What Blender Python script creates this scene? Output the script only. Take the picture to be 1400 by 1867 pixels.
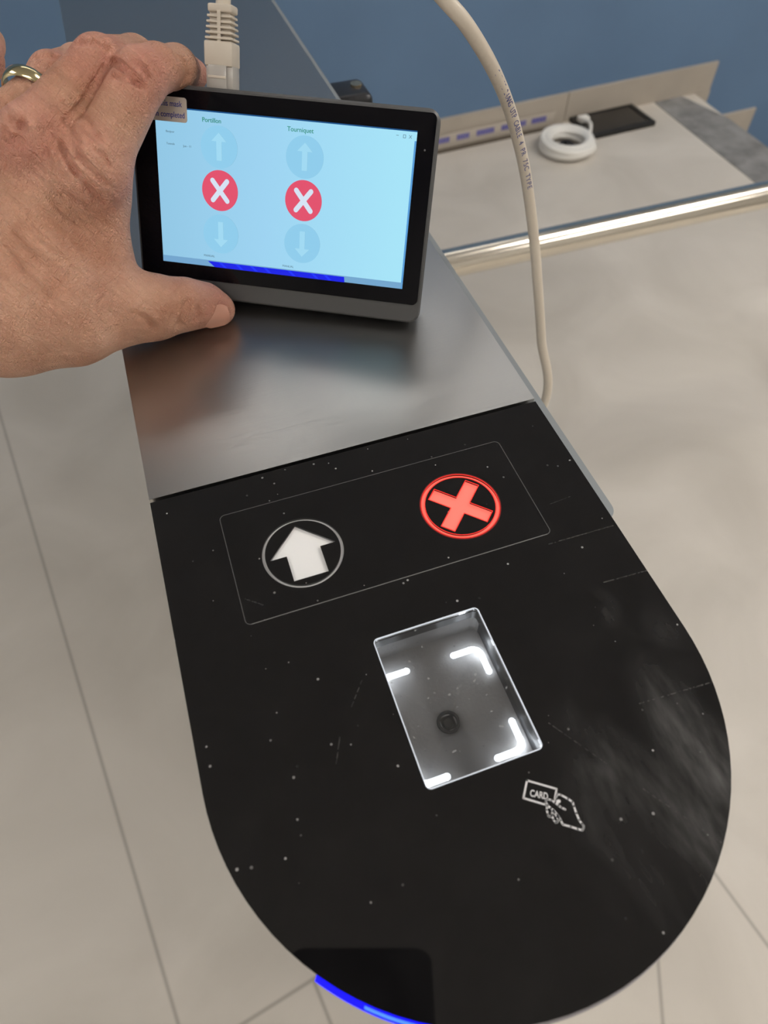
import bpy, bmesh, math, random
import numpy as np
from mathutils import Vector, Matrix
random.seed(4); PI = math.pi
for o in list(bpy.data.objects): bpy.data.objects.remove(o)
S = bpy.context.scene; COL = S.collection

# ---------------------------------------------------------------- camera
cam = bpy.data.cameras.new('camera'); co = bpy.data.objects.new('camera', cam); COL.objects.link(co)
S.camera = co
Rw = [[0.9453268, 0.2687069, -0.1848077], [-0.3260672, 0.7681135, -0.5510734], [-0.006124, 0.5812042, 0.8137347]]      # rows: world x, y, z in camera axes
co.matrix_world = Matrix([[Rw[0][0], Rw[0][1], Rw[0][2], -0.046739], [Rw[1][0], Rw[1][1], Rw[1][2], -0.178763], [Rw[2][0], Rw[2][1], Rw[2][2], 1.212972], [0, 0, 0, 1]])
cam.sensor_fit = 'VERTICAL'; cam.sensor_height = 36; cam.sensor_width = 27
cam.lens = 1247.27 * 36 / 1867
cam.clip_start = 0.01; cam.clip_end = 50
cam.dof.use_dof = True; cam.dof.focus_distance = 0.29; cam.dof.aperture_fstop = 13
# ---------------------------------------------------------------- world, exposure
wd = bpy.data.worlds.new('world'); S.world = wd; wd.use_nodes = True
wd.node_tree.nodes['Background'].inputs[0].default_value = (.9, .92, 1, 1)
wd.node_tree.nodes['Background'].inputs[1].default_value = 0.05
S.view_settings.view_transform = 'Standard'; S.view_settings.look = 'None'
S.view_settings.gamma = 1; S.view_settings.exposure = 0.0; S.view_settings.use_curve_mapping = False
# ceiling panel lamps: centre x, y, size x, size y, emission, look
LAMPS = [(.75, 1.66, 1.7, .22, 3.8, 'slim dim lamp added near the blue wall to brighten the steel top'),  # added unseen lamp, its blurred reflection brightens the steel near the seam
         (2.05, .25, 1.2, .6, 15.0, 'bright square ceiling panel lamp above the right floor side'),
         (2.6, -1.5, 1.2, .6, 12.0, 'bright ceiling panel lamp near the right wall, closest to the corner behind'),
         (-1.75, .3, .6, 1.2, 9.0, 'bright ceiling panel lamp set lengthwise above the left floor side'),
         (-.5, -1.9, 1.2, .6, 14.0, 'bright ceiling panel lamp behind the turnstile and the phone'),
         (3.6, .6, .6, 1.2, 12.0, 'bright ceiling panel lamp over the head of the stairs')]

# ---------------------------------------------------------------- helpers
def nodes(m): return m.node_tree.nodes, m.node_tree.links
def mat(name, col, rough=.5, metal=0, spec=.5, emit=None, es=1, coat=0, sss=0, alpha=1, trans=0, bump=0, bscale=200, ior=1.45, noise=0, nscale=20):
    m = bpy.data.materials.new(name); m.use_nodes = True; N, L = nodes(m); b = N['Principled BSDF']
    b.inputs['Base Color'].default_value = (*col, 1); b.inputs['Roughness'].default_value = rough
    b.inputs['Metallic'].default_value = metal; b.inputs['Specular IOR Level'].default_value = spec
    b.inputs['IOR'].default_value = ior; b.inputs['Coat Weight'].default_value = coat; b.inputs['Coat Roughness'].default_value = .05
    b.inputs['Transmission Weight'].default_value = trans; b.inputs['Alpha'].default_value = alpha
    if emit: b.inputs['Emission Color'].default_value = (*emit, 1); b.inputs['Emission Strength'].default_value = es
    tc = N.new('ShaderNodeTexCoord')
    if noise:
        n = N.new('ShaderNodeTexNoise'); n.inputs['Scale'].default_value = nscale; n.inputs['Detail'].default_value = 5
        L.new(tc.outputs['Object'], n.inputs['Vector'])
        r = N.new('ShaderNodeValToRGB'); r.color_ramp.elements[0].position = .3; r.color_ramp.elements[1].position = .7
        r.color_ramp.elements[0].color = (*[c * (1 - noise) for c in col], 1); r.color_ramp.elements[1].color = (*[min(1, c * (1 + noise)) for c in col], 1)
        L.new(n.outputs[0], r.inputs[0]); L.new(r.outputs[0], b.inputs['Base Color'])
    if bump:
        n = N.new('ShaderNodeTexNoise'); n.inputs['Scale'].default_value = bscale; n.inputs['Detail'].default_value = 4
        L.new(tc.outputs['Object'], n.inputs['Vector'])
        u = N.new('ShaderNodeBump'); u.inputs['Strength'].default_value = bump; u.inputs['Distance'].default_value = .001
        L.new(n.outputs[0], u.inputs['Height']); L.new(u.outputs[0], b.inputs['Normal'])
    return m
def link(name, me, m=None, parent=None, smooth=False, angle=None):
    o = bpy.data.objects.new(name, me); COL.objects.link(o)
    if m is not None:
        for x in (m if isinstance(m, (list, tuple)) else [m]): me.materials.append(x)
    if parent is not None: o.parent = parent
    if smooth:
        me.polygons.foreach_set('use_smooth', [True] * len(me.polygons))
        if angle: me.set_sharp_from_angle(angle=math.radians(angle))
    return o
def tag(o, label=None, cat=None, group=None, kind=None):
    if label: o['label'] = label
    if cat: o['category'] = cat
    if group: o['group'] = group
    if kind: o['kind'] = kind
    return o
def empty(name, loc=(0, 0, 0), label=None, cat=None, group=None, mw=None):
    o = bpy.data.objects.new(name, None); COL.objects.link(o); o.empty_display_size = .02
    if mw is not None: o.matrix_world = mw
    else: o.location = loc
    return tag(o, label, cat, group)
def fin(bm, name):
    bmesh.ops.recalc_face_normals(bm, faces=bm.faces); me = bpy.data.meshes.new(name); bm.to_mesh(me); bm.free(); return me
def box_bm(bm, x0, x1, y0, y1, z0, z1, bev=0, seg=2):
    r = bmesh.ops.create_cube(bm, size=1)
    for v in r['verts']: v.co = Vector(((x0 + x1) / 2 + v.co.x * (x1 - x0), (y0 + y1) / 2 + v.co.y * (y1 - y0), (z0 + z1) / 2 + v.co.z * (z1 - z0)))
    if bev:
        es = list({e for v in r['verts'] for e in v.link_edges})
        bmesh.ops.bevel(bm, geom=es, offset=bev, segments=seg, affect='EDGES', profile=.5)
    return r['verts']
def box(name, x0, x1, y0, y1, z0, z1, m, parent=None, bev=0, seg=2):
    bm = bmesh.new(); box_bm(bm, x0, x1, y0, y1, z0, z1, bev, seg)
    return link(name, fin(bm, name), m, parent, smooth=bev > 0, angle=40)
def prism_bm(bm, pts, z0, z1):
    a = [bm.verts.new((x, y, z0)) for x, y in pts]; b = [bm.verts.new((x, y, z1)) for x, y in pts]
    bm.faces.new(a[::-1]); bm.faces.new(b)
    for i in range(len(pts)): j = (i + 1) % len(pts); bm.faces.new((a[i], a[j], b[j], b[i]))
def prism(name, pts, z0, z1, m, parent=None, smooth=False):
    bm = bmesh.new(); prism_bm(bm, pts, z0, z1)
    return link(name, fin(bm, name), m, parent, smooth=smooth, angle=30)
def plate(name, loops, z, th, m, parent=None):
    """flat plate with cut-outs: 2D curve fill, converted to mesh; top face at z"""
    cu = bpy.data.curves.new(name, 'CURVE'); cu.dimensions = '2D'; cu.fill_mode = 'BOTH'; cu.extrude = th / 2
    for lp in loops:
        s = cu.splines.new('POLY'); s.points.add(len(lp) - 1); s.use_cyclic_u = True
        for p, q in zip(s.points, lp): p.co = (q[0], q[1], 0, 1)
    t = bpy.data.objects.new('t', cu); COL.objects.link(t); bpy.context.view_layer.update()
    me = bpy.data.meshes.new_from_object(t.evaluated_get(bpy.context.evaluated_depsgraph_get())); bpy.data.objects.remove(t)
    me.transform(Matrix.Translation((0, 0, z - th / 2))); me.materials.clear()
    return link(name, me, m, parent)
def text(name, s, u, v, size, z, m, parent, rot=0, th=.00006, align='LEFT', bold=0, sx=1):
    cu = bpy.data.curves.new(name, 'FONT'); cu.body = s; cu.size = size; cu.extrude = th; cu.align_x = align; cu.align_y = 'CENTER'; cu.offset = bold
    t = bpy.data.objects.new('t', cu); COL.objects.link(t); bpy.context.view_layer.update()
    me = bpy.data.meshes.new_from_object(t.evaluated_get(bpy.context.evaluated_depsgraph_get())); bpy.data.objects.remove(t)
    me.transform(Matrix.Translation((u, v, z)) @ Matrix.Rotation(rot, 4, 'Z') @ Matrix.Diagonal((sx, 1, 1, 1))); me.materials.clear()
    return link(name, me, m, parent)
def circ(cx, cy, r, n=64, a0=0): return [(cx + r * math.cos(a0 + 2 * PI * i / n), cy + r * math.sin(a0 + 2 * PI * i / n)) for i in range(n)]
def rrect(x0, x1, y0, y1, r, n=8):
    o = []
    for cx, cy, a in ((x1 - r, y1 - r, 0), (x0 + r, y1 - r, PI / 2), (x0 + r, y0 + r, PI), (x1 - r, y0 + r, 1.5 * PI)):
        o += [(cx + r * math.cos(a + PI / 2 * i / n), cy + r * math.sin(a + PI / 2 * i / n)) for i in range(n + 1)]
    return o
def strokes_bm(bm, paths, w, z0, z1, disc=12):
    """rounded flat strokes, one prism per segment plus a disc per joint"""
    for k, p in enumerate(paths):
        for i in range(len(p) - 1):
            a = Vector(p[i]); b = Vector(p[i + 1]); d = (b - a)
            if d.length < 1e-7: continue
            n = Vector((-d.y, d.x)).normalized() * w / 2
            prism_bm(bm, [tuple(a - n), tuple(b - n), tuple(b + n), tuple(a + n)], z0, z1)
        for q in p: prism_bm(bm, circ(q[0], q[1], w / 2, disc), z0, z1)
def strokes(name, paths, w, z0, z1, m, parent):
    bm = bmesh.new(); strokes_bm(bm, paths, w, z0, z1); return link(name, fin(bm, name), m, parent)
def catmull(P, n=12):
    P = [Vector(p) for p in P]; Q = [P[0] * 2 - P[1]] + P + [P[-1] * 2 - P[-2]]; o = []
    for i in range(1, len(Q) - 2):
        a, b, c, d = Q[i - 1:i + 3]
        for k in range(n):
            t = k / n; o.append(.5 * ((2 * b) + (c - a) * t + (2 * a - 5 * b + 4 * c - d) * t * t + (3 * b - a - 3 * c + d) * t ** 3))
    o.append(P[-1]); return o
def tube_bm(bm, pts, r, n=16, caps=True):
    pts = [Vector(p) for p in pts]; up = None; prev = None
    for i, p in enumerate(pts):
        t = (pts[min(i + 1, len(pts) - 1)] - pts[max(i - 1, 0)]).normalized()
        if up is None:
            up = Vector((0, 0, 1)) if abs(t.z) < .9 else Vector((1, 0, 0))
        s = t.cross(up).normalized(); up = s.cross(t).normalized()
        rr = r[i] if isinstance(r, (list, tuple)) else r
        ring = [bm.verts.new(p + (s * math.cos(2 * PI * k / n) + up * math.sin(2 * PI * k / n)) * rr) for k in range(n)]
        if prev:
            for k in range(n): bm.faces.new((prev[k], prev[(k + 1) % n], ring[(k + 1) % n], ring[k]))
        elif caps: bm.faces.new(ring[::-1])
        prev = ring
    if caps: bm.faces.new(prev)
def tube(name, pts, r, m, parent=None, n=16):
    bm = bmesh.new(); tube_bm(bm, pts, r, n); return link(name, fin(bm, name), m, parent, smooth=True, angle=50)

# ---------------------------------------------------------------- materials
def floor_material():
    m = bpy.data.materials.new('stone_tile'); m.use_nodes = True; N, L = nodes(m); b = N['Principled BSDF']
    tc = N.new('ShaderNodeTexCoord')
    n = N.new('ShaderNodeTexNoise'); n.inputs['Scale'].default_value = 3.1; n.inputs['Detail'].default_value = 5; n.inputs['Roughness'].default_value = .5; n.inputs['Distortion'].default_value = .8
    L.new(tc.outputs['Object'], n.inputs[0])
    r = N.new('ShaderNodeValToRGB'); e = r.color_ramp.elements
    e[0].position = .3; e[0].color = (.47, .43, .375, 1); e[1].position = .7; e[1].color = (.59, .545, .485, 1)
    L.new(n.outputs[0], r.inputs[0])
    sp = N.new('ShaderNodeSeparateXYZ'); L.new(tc.outputs['Object'], sp.inputs[0])
    def M(op, a, c=None, clamp=False):
        q = N.new('ShaderNodeMath'); q.operation = op; q.use_clamp = clamp
        for i, v in enumerate((a, c)):
            if v is None: continue
            if isinstance(v, (int, float)): q.inputs[i].default_value = v
            else: L.new(v, q.inputs[i])
        return q.outputs[0]
    X, Y = sp.outputs[0], sp.outputs[1]
    def lin(a, bb): return M('ADD', M('MULTIPLY', X, a), M('MULTIPLY', Y, bb))
    s1 = lin(.987, .163); s2 = lin(-.163, .987)
    def line(s, c, w=.0028): return M('SUBTRACT', 1.0, M('SMOOTH_MIN', 1.0, M('DIVIDE', M('ABSOLUTE', M('SUBTRACT', s, c)), w)), True)
    def ln(s, c, w=.005):
        q = N.new('ShaderNodeMapRange'); q.interpolation_type = 'SMOOTHSTEP'; q.inputs[1].default_value = 0; q.inputs[2].default_value = w; q.inputs[3].default_value = 1; q.inputs[4].default_value = 0
        L.new(M('ABSOLUTE', M('SUBTRACT', s, c)), q.inputs[0]); return q.outputs[0]
    above = M('GREATER_THAN', s2, -.0935); below = M('LESS_THAN', s2, -.0935)
    acc = M('MULTIPLY', ln(s2, -.0935), M('LESS_THAN', s1, .1))
    for c in (-.352, -1.57): acc = M('MAXIMUM', acc, M('MULTIPLY', ln(s1, c), above))
    for c in (-.161, .455, -.77): acc = M('MAXIMUM', acc, M('MULTIPLY', ln(s1, c), below))
    s3 = lin(.892, -.4527)   # short joint beside the near end
    acc = M('MAXIMUM', acc, M('MULTIPLY', ln(s3, .4272), M('LESS_THAN', s2, -.30)))
    mx = N.new('ShaderNodeMix'); mx.data_type = 'RGBA'; L.new(M('MULTIPLY', acc, .5), mx.inputs[0]); L.new(r.outputs[0], mx.inputs[6]); mx.inputs[7].default_value = (.13, .11, .09, 1)
    L.new(mx.outputs[2], b.inputs['Base Color']); b.inputs['Roughness'].default_value = .5
    return m
M_floor = floor_material()
M_wall = mat('blue_wall_paint', (.108, .185, .305), .6, noise=.06, nscale=3)
M_white = mat('white_wall_paint', (.62, .6, .56), .8, noise=.04)
M_ceil = mat('ceiling_paint', (.72, .705, .69), .9, noise=.05)
M_base = mat('beige_tile_skirting', (.40, .355, .30), .5, noise=.06, nscale=6)
M_cement = mat('cement', (.21, .205, .20), .85, noise=.3, nscale=14, bump=.4, bscale=60)
M_lamp = mat('lamp_diffuser', (.9, .9, .9), .5)
M_frame = mat('lamp_frame_white', (.8, .8, .8), .4)

def steel_brushed():
    m = bpy.data.materials.new('brushed_steel'); m.use_nodes = True; N, L = nodes(m); b = N['Principled BSDF']
    tc = N.new('ShaderNodeTexCoord'); mp = N.new('ShaderNodeMapping'); mp.inputs['Scale'].default_value = (1.2, 260, 20)
    L.new(tc.outputs['Object'], mp.inputs[0])
    n = N.new('ShaderNodeTexNoise'); n.inputs['Scale'].default_value = 9; n.inputs['Detail'].default_value = 6; L.new(mp.outputs[0], n.inputs[0])
    u = N.new('ShaderNodeBump'); u.inputs['Strength'].default_value = .08; u.inputs['Distance'].default_value = .0005; L.new(n.outputs[0], u.inputs['Height']); L.new(u.outputs[0], b.inputs['Normal'])
    n2 = N.new('ShaderNodeTexNoise'); n2.inputs['Scale'].default_value = 9; n2.inputs['Detail'].default_value = 1; L.new(tc.outputs['Object'], n2.inputs[0])
    r = N.new('ShaderNodeMapRange'); r.inputs[1].default_value = .3; r.inputs[2].default_value = .7; r.inputs[3].default_value = .28; r.inputs[4].default_value = .31; L.new(n2.outputs[0], r.inputs[0]); L.new(r.outputs[0], b.inputs['Roughness'])
    b.inputs['Base Color'].default_value = (.45, .445, .435, 1); b.inputs['Metallic'].default_value = 1
    return m
M_steel = steel_brushed()
M_side = mat('satin_grey_steel', (.30, .32, .33), .5, metal=.3)
M_tube = mat('polished_steel', (.74, .69, .60), .17, metal=1)
M_cut = mat('dark_cut_edge', (.03, .03, .032), .4)

def gloss_black():
    m = bpy.data.materials.new('gloss_black_acrylic'); m.use_nodes = True; N, L = nodes(m); b = N['Principled BSDF']
    tc = N.new('ShaderNodeTexCoord'); P = tc.outputs['Object']
    def noise(sc, det=3, mapping=None, dist=0):
        n = N.new('ShaderNodeTexNoise'); n.inputs['Scale'].default_value = sc; n.inputs['Detail'].default_value = det; n.inputs['Distortion'].default_value = dist
        if mapping:
            q = N.new('ShaderNodeMapping'); q.inputs['Rotation'].default_value = (0, 0, mapping[2]); q.inputs['Scale'].default_value = (mapping[0], mapping[1], 1); L.new(P, q.inputs[0]); L.new(q.outputs[0], n.inputs[0])
        else: L.new(P, n.inputs[0])
        return n.outputs[0]
    def rng(x, a, c, d, e):
        q = N.new('ShaderNodeMapRange'); q.inputs[1].default_value = a; q.inputs[2].default_value = c; q.inputs[3].default_value = d; q.inputs[4].default_value = e; L.new(x, q.inputs[0]); return q.outputs[0]
    def M(op, a, c=0):
        q = N.new('ShaderNodeMath'); q.operation = op
        for i, v in enumerate((a, c)):
            if isinstance(v, (int, float)): q.inputs[i].default_value = v
            else: L.new(v, q.inputs[i])
        return q.outputs[0]
    def near(x, y, r0, r1):
        v = N.new('ShaderNodeVectorMath'); v.operation = 'DISTANCE'; v.inputs[1].default_value = (x, y, 0)
        fl = N.new('ShaderNodeVectorMath'); fl.operation = 'MULTIPLY'; fl.inputs[1].default_value = (1, 1, 0); L.new(P, fl.inputs[0]); L.new(fl.outputs[0], v.inputs[0])
        return rng(v.outputs['Value'], r0, r1, 1, 0)
    # dust specks
    vo = N.new('ShaderNodeTexVoronoi'); vo.inputs['Scale'].default_value = 520; L.new(P, vo.inputs[0])
    keep = rng(vo.outputs['Color'], 0, 1, 0, 1)
    sc = N.new('ShaderNodeSeparateColor'); L.new(vo.outputs['Color'], sc.inputs[0])
    spk = M('MULTIPLY', M('LESS_THAN', vo.outputs['Distance'], M('MULTIPLY', M('POWER', sc.outputs[2], 3.0), .24)), M('GREATER_THAN', sc.outputs[0], M('ADD', 1.0, M('MULTIPLY', noise(14), -.19))))
    spk = M('MULTIPLY', spk, sc.outputs[1])
    # smudges: wiped haze near the rounded end and finger marks
    sm = M('MULTIPLY', M('MULTIPLY', rng(noise(26, 8, (2.2, .8, -.75), .6), .40, .85, 0, 1), rng(noise(160, 6, (2.2, .6, -.75)), .25, .7, .25, 1)), M('MAXIMUM', M('MAXIMUM', near(.055, -.160, .014, .046), near(0.05819, -0.09802, .002, .009)), M('MULTIPLY', near(0.07888, -0.11186, .002, .012), .5)))
    sm2 = M('MULTIPLY', rng(noise(60, 5), .45, .75, 0, 1), .12)
    # scratches: short straight lines at real places
    acc = None
    for (x0, y0), (x1, y1), w in (((0.05377, -0.13214), (0.08023, -0.13363), .00022), ((0.06522, -0.08941), (0.08258, -0.09020), .0002), ((0.05427, -0.06839), (0.08195, -0.06895), .0002), ((0.04117, -0.15506), (0.05466, -0.17542), .00022), ((-0.05661, -0.05391), (-0.05115, -0.05833), .00022), ((0.02380, -0.12825), (0.03511, -0.14577), .00015), ((-0.03897, -0.11045), (-0.04310, -0.11950), .00015), ((-0.03314, -0.10327), (-0.02704, -0.09575), .00012), ((0.07238, -0.05139), (0.06255, -0.05214), .0001)):
        dx, dy = x1 - x0, y1 - y0; Lg = math.hypot(dx, dy); dx /= Lg; dy /= Lg
        d = N.new('ShaderNodeVectorMath'); d.operation = 'DOT_PRODUCT'; d.inputs[1].default_value = (-dy, dx, 0); L.new(P, d.inputs[0])
        t = N.new('ShaderNodeVectorMath'); t.operation = 'DOT_PRODUCT'; t.inputs[1].default_value = (dx, dy, 0); L.new(P, t.inputs[0])
        a = rng(M('ABSOLUTE', M('SUBTRACT', d.outputs['Value'], -dy * x0 + dx * y0)), w * .5, w * 1.3, 1, 0)
        c = M('MULTIPLY', M('GREATER_THAN', t.outputs['Value'], dx * x0 + dy * y0), M('LESS_THAN', t.outputs['Value'], dx * x1 + dy * y1))
        k = M('MULTIPLY', a, c); acc = k if acc is None else M('MAXIMUM', acc, k)
    scr = M('MULTIPLY', acc, M('MULTIPLY', rng(noise(900, 2), .42, .62, .1, 1), .16))
    # wedge of wiped residue by the right rim
    tot = M('MAXIMUM', M('MAXIMUM', M('MULTIPLY', spk, .75), M('ADD', M('MULTIPLY', sm, .27), M('MULTIPLY', sm2, .06))), scr)
    mx = N.new('ShaderNodeMix'); mx.data_type = 'RGBA'; L.new(tot, mx.inputs[0]); mx.inputs[6].default_value = (.0052, .0048, .0052, 1); mx.inputs[7].default_value = (.42, .41, .40, 1)
    L.new(mx.outputs[2], b.inputs['Base Color'])
    L.new(rng(tot, 0, .5, .035, .5), b.inputs['Roughness']); b.inputs['Specular IOR Level'].default_value = .5
    return m
M_black = gloss_black()
M_bevel = mat('frosted_groove', (.15, .15, .155), .55)
M_whitelit = mat('white_diffuser', (.86, .85, .84), .6, emit=(1, .98, .96), es=.06)
M_print = mat('white_print', (.66, .65, .65), .55)
M_red = mat('red_lit_diffuser', (.6, .1, .08), .5, emit=(1.0, .15, .11), es=1.0)
M_redglow = mat('red_lit_edge', (.4, .01, .01), .5, emit=(1.0, .025, .012), es=.75)
M_blue = mat('blue_led', (.0, .0, .6), .4, emit=(.008, .006, 1.0), es=1.2)
M_bluecore = mat('blue_led_core', (.05, .2, .8), .4, emit=(.07, .21, 1.0), es=1.1)
M_acrylic = mat('clear_grey_acrylic', (.34, .32, .33), .25)
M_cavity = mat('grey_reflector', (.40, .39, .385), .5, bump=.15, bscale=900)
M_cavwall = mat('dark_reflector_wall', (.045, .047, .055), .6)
M_led = mat('white_led', (1, 1, 1), .4, emit=(.86, .93, 1.0), es=1.9)
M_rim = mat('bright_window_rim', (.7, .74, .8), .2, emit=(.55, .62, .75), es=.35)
M_lens = mat('lens_black', (.01, .01, .011), .12)
M_lensring = mat('lens_barrel', (.05, .05, .05), .35)
def pane():
    m = bpy.data.materials.new('clear_pane'); m.use_nodes = True; N, L = nodes(m); N.remove(N['Principled BSDF'])
    t = N.new('ShaderNodeBsdfTransparent'); g = N.new('ShaderNodeBsdfGlossy'); g.inputs['Roughness'].default_value = .03; f = N.new('ShaderNodeFresnel'); f.inputs[0].default_value = 1.45
    d = N.new('ShaderNodeBsdfDiffuse'); d.inputs[0].default_value = (.7, .7, .7, 1)
    x = N.new('ShaderNodeMixShader'); y = N.new('ShaderNodeMixShader')
    tc = N.new('ShaderNodeTexCoord'); vo = N.new('ShaderNodeTexVoronoi'); vo.inputs['Scale'].default_value = 1600; L.new(tc.outputs['Object'], vo.inputs[0])
    sc = N.new('ShaderNodeSeparateColor'); L.new(vo.outputs['Color'], sc.inputs[0]); c = N.new('ShaderNodeMath'); c.operation = 'GREATER_THAN'; c.inputs[1].default_value = .994; L.new(sc.outputs[0], c.inputs[0])
    q = N.new('ShaderNodeMath'); q.operation = 'MULTIPLY_ADD'; q.inputs[1].default_value = .25; q.inputs[2].default_value = .012; L.new(c.outputs[0], q.inputs[0])
    L.new(q.outputs[0], y.inputs[0]); L.new(t.outputs[0], y.inputs[1]); L.new(d.outputs[0], y.inputs[2])
    L.new(f.outputs[0], x.inputs[0]); L.new(y.outputs[0], x.inputs[1]); L.new(g.outputs[0], x.inputs[2]); L.new(x.outputs[0], N['Material Output'].inputs[0])
    return m
M_pane = pane()

# ---------------------------------------------------------------- the room
WX, WY, A0 = .966, 2.068, math.radians(3.4)
def wy(x): return WY + (x - WX) * math.tan(A0)
EDGE = 2.0                                     # floor edge at the stairs
ZB = -1.2
def struct(o): tag(o, kind='structure'); return o
struct(prism('floor', [(-2.6, -2.8), (EDGE, -2.8), (EDGE, wy(EDGE)), (-2.6, wy(-2.6))], -.12, 0, M_floor))
struct(prism('wall_back', [(-2.7, wy(-2.7)), (4.6, wy(4.6)), (4.6, wy(4.6) + .1), (-2.7, wy(-2.7) + .1)], ZB, 2.8, M_wall))
struct(box('wall_left', -2.7, -2.6, -2.8, 2.1, -.12, 2.8, M_white))
struct(box('wall_right', 4.5, 4.6, -2.8, 2.27, ZB, 2.8, M_white))
struct(box('wall_front', -2.7, 4.6, -2.9, -2.8, ZB, 2.8, M_white))
struct(box('ceiling', -2.7, 4.6, -2.9, 2.4, 2.8, 2.9, M_ceil))
# skirting pieces stepping down with the stairs
def skirt(name, x0, x1, z0, z1):
    return struct(prism(name, [(x0, wy(x0) - .012), (x1, wy(x1) - .012), (x1, wy(x1)), (x0, wy(x0))], z0, z1, M_base))
skirt('baseboard_back', -2.6, 1.42, 0, .0985); skirt('baseboard_landing', 1.423, 2.07, 0, .0995)
skirt('trim_1', 2.0, 2.075, -.2, -.001); skirt('trim_2', 2.078, 2.358, -.36, -.115); skirt('trim_3', 2.361, 2.645, -.57, -.33); skirt('trim_4', 2.648, 2.93, -.8, -.545)
st = empty('stair_flight', (EDGE, 0, 0), 'flight of stone steps going down from the grey cement strip by the blue wall', 'stairs')
for i in range(5):
    x0 = EDGE + .285 * i; zt = -.215 * (i + 1)
    o = prism('step', [(x0 - EDGE, -2.79), (x0 - EDGE + .285 if i < 4 else 2.49, -2.79), (x0 - EDGE + .285 if i < 4 else 2.49, wy(x0) - .01), (x0 - EDGE, wy(x0) - .01)], zt - .12, zt, M_floor, st)
o = prism('cement_strip', [(1.845, -2.78), (EDGE, -2.78), (EDGE + .002, 1.9), (EDGE - .06, wy(2) - .014), (1.815, wy(1.8) - .014)], .0, .002, M_cement)
tag(o, 'unfinished grey cement strip along the floor edge at the head of the stairs', 'cement strip')
for (x, y, sx, sy, e, lb) in LAMPS:
    t = empty('ceiling_light', (x, y, 2.8), lb, 'ceiling light', 'ceiling panel lamps')
    box('frame', -sx / 2 - .02, sx / 2 + .02, -sy / 2 - .02, sy / 2 + .02, -.02, 0, M_frame, t, .003)
    mm = mat('lamp_glow', (.9, .9, .9), .5, emit=(1.0, .955, .90), es=e)
    box('diffuser', -sx / 2, sx / 2, -sy / 2, sy / 2, -.024, -.02, mm, t)

# ---------------------------------------------------------------- turnstile cabinet
HW = .0825; ZT = 1.0; YC = -.69 * .165; YE = 1.25
def stad(hw, y1, yc, n=48):
    return [(hw, y1), (-hw, y1)] + [(-hw * math.cos(PI * i / n), yc - hw * 1.0 * math.sin(PI * i / n)) for i in range(n + 1)]
ts = empty('turnstile_cabinet', (0, .4, 0), 'narrow steel turnstile cabinet with a glossy black rounded reader top', 'turnstile')
OFF = Vector((0, -.4, 0))
def tp(o): o.parent = ts; o.location = OFF; return o
tp(prism('body', stad(HW - .0015, YE - .002, YC - .001), .0, .962, M_side, smooth=True))
tp(plate('body_collar', [stad(HW - .0015, YE - .002, YC - .001), rrect(-.024, .024, -.139, -.080, .003)], .9915, .0295, M_side))
tp(prism('top_plate', [(-HW, .0006), (HW, .0006), (HW, YE), (-HW, YE)], .9925, 1.0006, M_steel))
# black reader panel with real cut-outs
AX, AY = -.03234, -.04165; CXX, CYY = .0304, -.0412
arrow = [(-.0323, -.0293), (-.0447, -.0417), (-.0385, -.0417), (-.0385, -.0527), (-.0257, -.0527), (-.0257, -.0414), (-.0198, -.0413)]
def xshape(cx, cy, Lh, wh):
    p = [(wh, Lh), (wh, wh), (Lh, wh), (Lh, -wh), (wh, -wh), (wh, -Lh), (-wh, -Lh), (-wh, -wh), (-Lh, -wh), (-Lh, wh), (-wh, wh), (-wh, Lh)][::-1]
    c = math.cos(PI / 4); return [(cx + (x - y) * c, cy + (x + y) * c) for x, y in p]
cross = xshape(CXX, CYY, .0121, .0028)
WX0, WX1, WY0, WY1 = -.0191, .0187, -.1345, -.0837
outer = stad(HW, -.0006, YC)
pan = plate('reader_panel', [outer, circ(AX, AY, .01505), circ(AX, AY, .01395), arrow, circ(CXX, CYY, .01505), circ(CXX, CYY, .0137), cross, rrect(WX0, WX1, WY0, WY1, .0016)], ZT, .0009, M_black)
tp(pan); tag(pan, 'glossy black acrylic reader panel')
bm = bmesh.new(); prism_bm(bm, stad(HW - .0008, -.001, YC), .9925, .9965)
def chassis():
    return plate('panel_chassis', [stad(HW - .0008, -.001, YC), rrect(WX0 - .0006, WX1 + .0006, WY0 - .0006, WY1 + .0006, .0018)], .9964, .0045, M_cut)
bm.free(); tp(chassis())
# diffusers just below the cut-outs
tp(prism('arrow_diffuser', circ(AX, AY, .0165), .9980, .9989, M_whitelit)); tp(prism('cross_diffuser', circ(CXX, CYY, .0165), .9980, .9989, M_red))
g = plate('cross_glow_edge', [circ(CXX, CYY, .01525), circ(CXX, CYY, .01495), circ(CXX, CYY, .0138), circ(CXX, CYY, .0135)], ZT + .00004, .00008, M_redglow); tp(g)
g = plate('cross_glow_edge', [xshape(CXX, CYY, .0123, .00295), xshape(CXX, CYY, .01195, .00265)], ZT + .00004, .00008, M_redglow); tp(g)
M_halo = mat('red_halo_glow', (.05, .004, .004), .4, emit=(1.0, .02, .01), es=.16)  # dim emissive red for the light bleed painted around the lit cross
g = plate('cross_halo', [circ(CXX, CYY, .0157), circ(CXX, CYY, .0152)], ZT + .00003, .00004, M_halo); tp(g)
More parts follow.
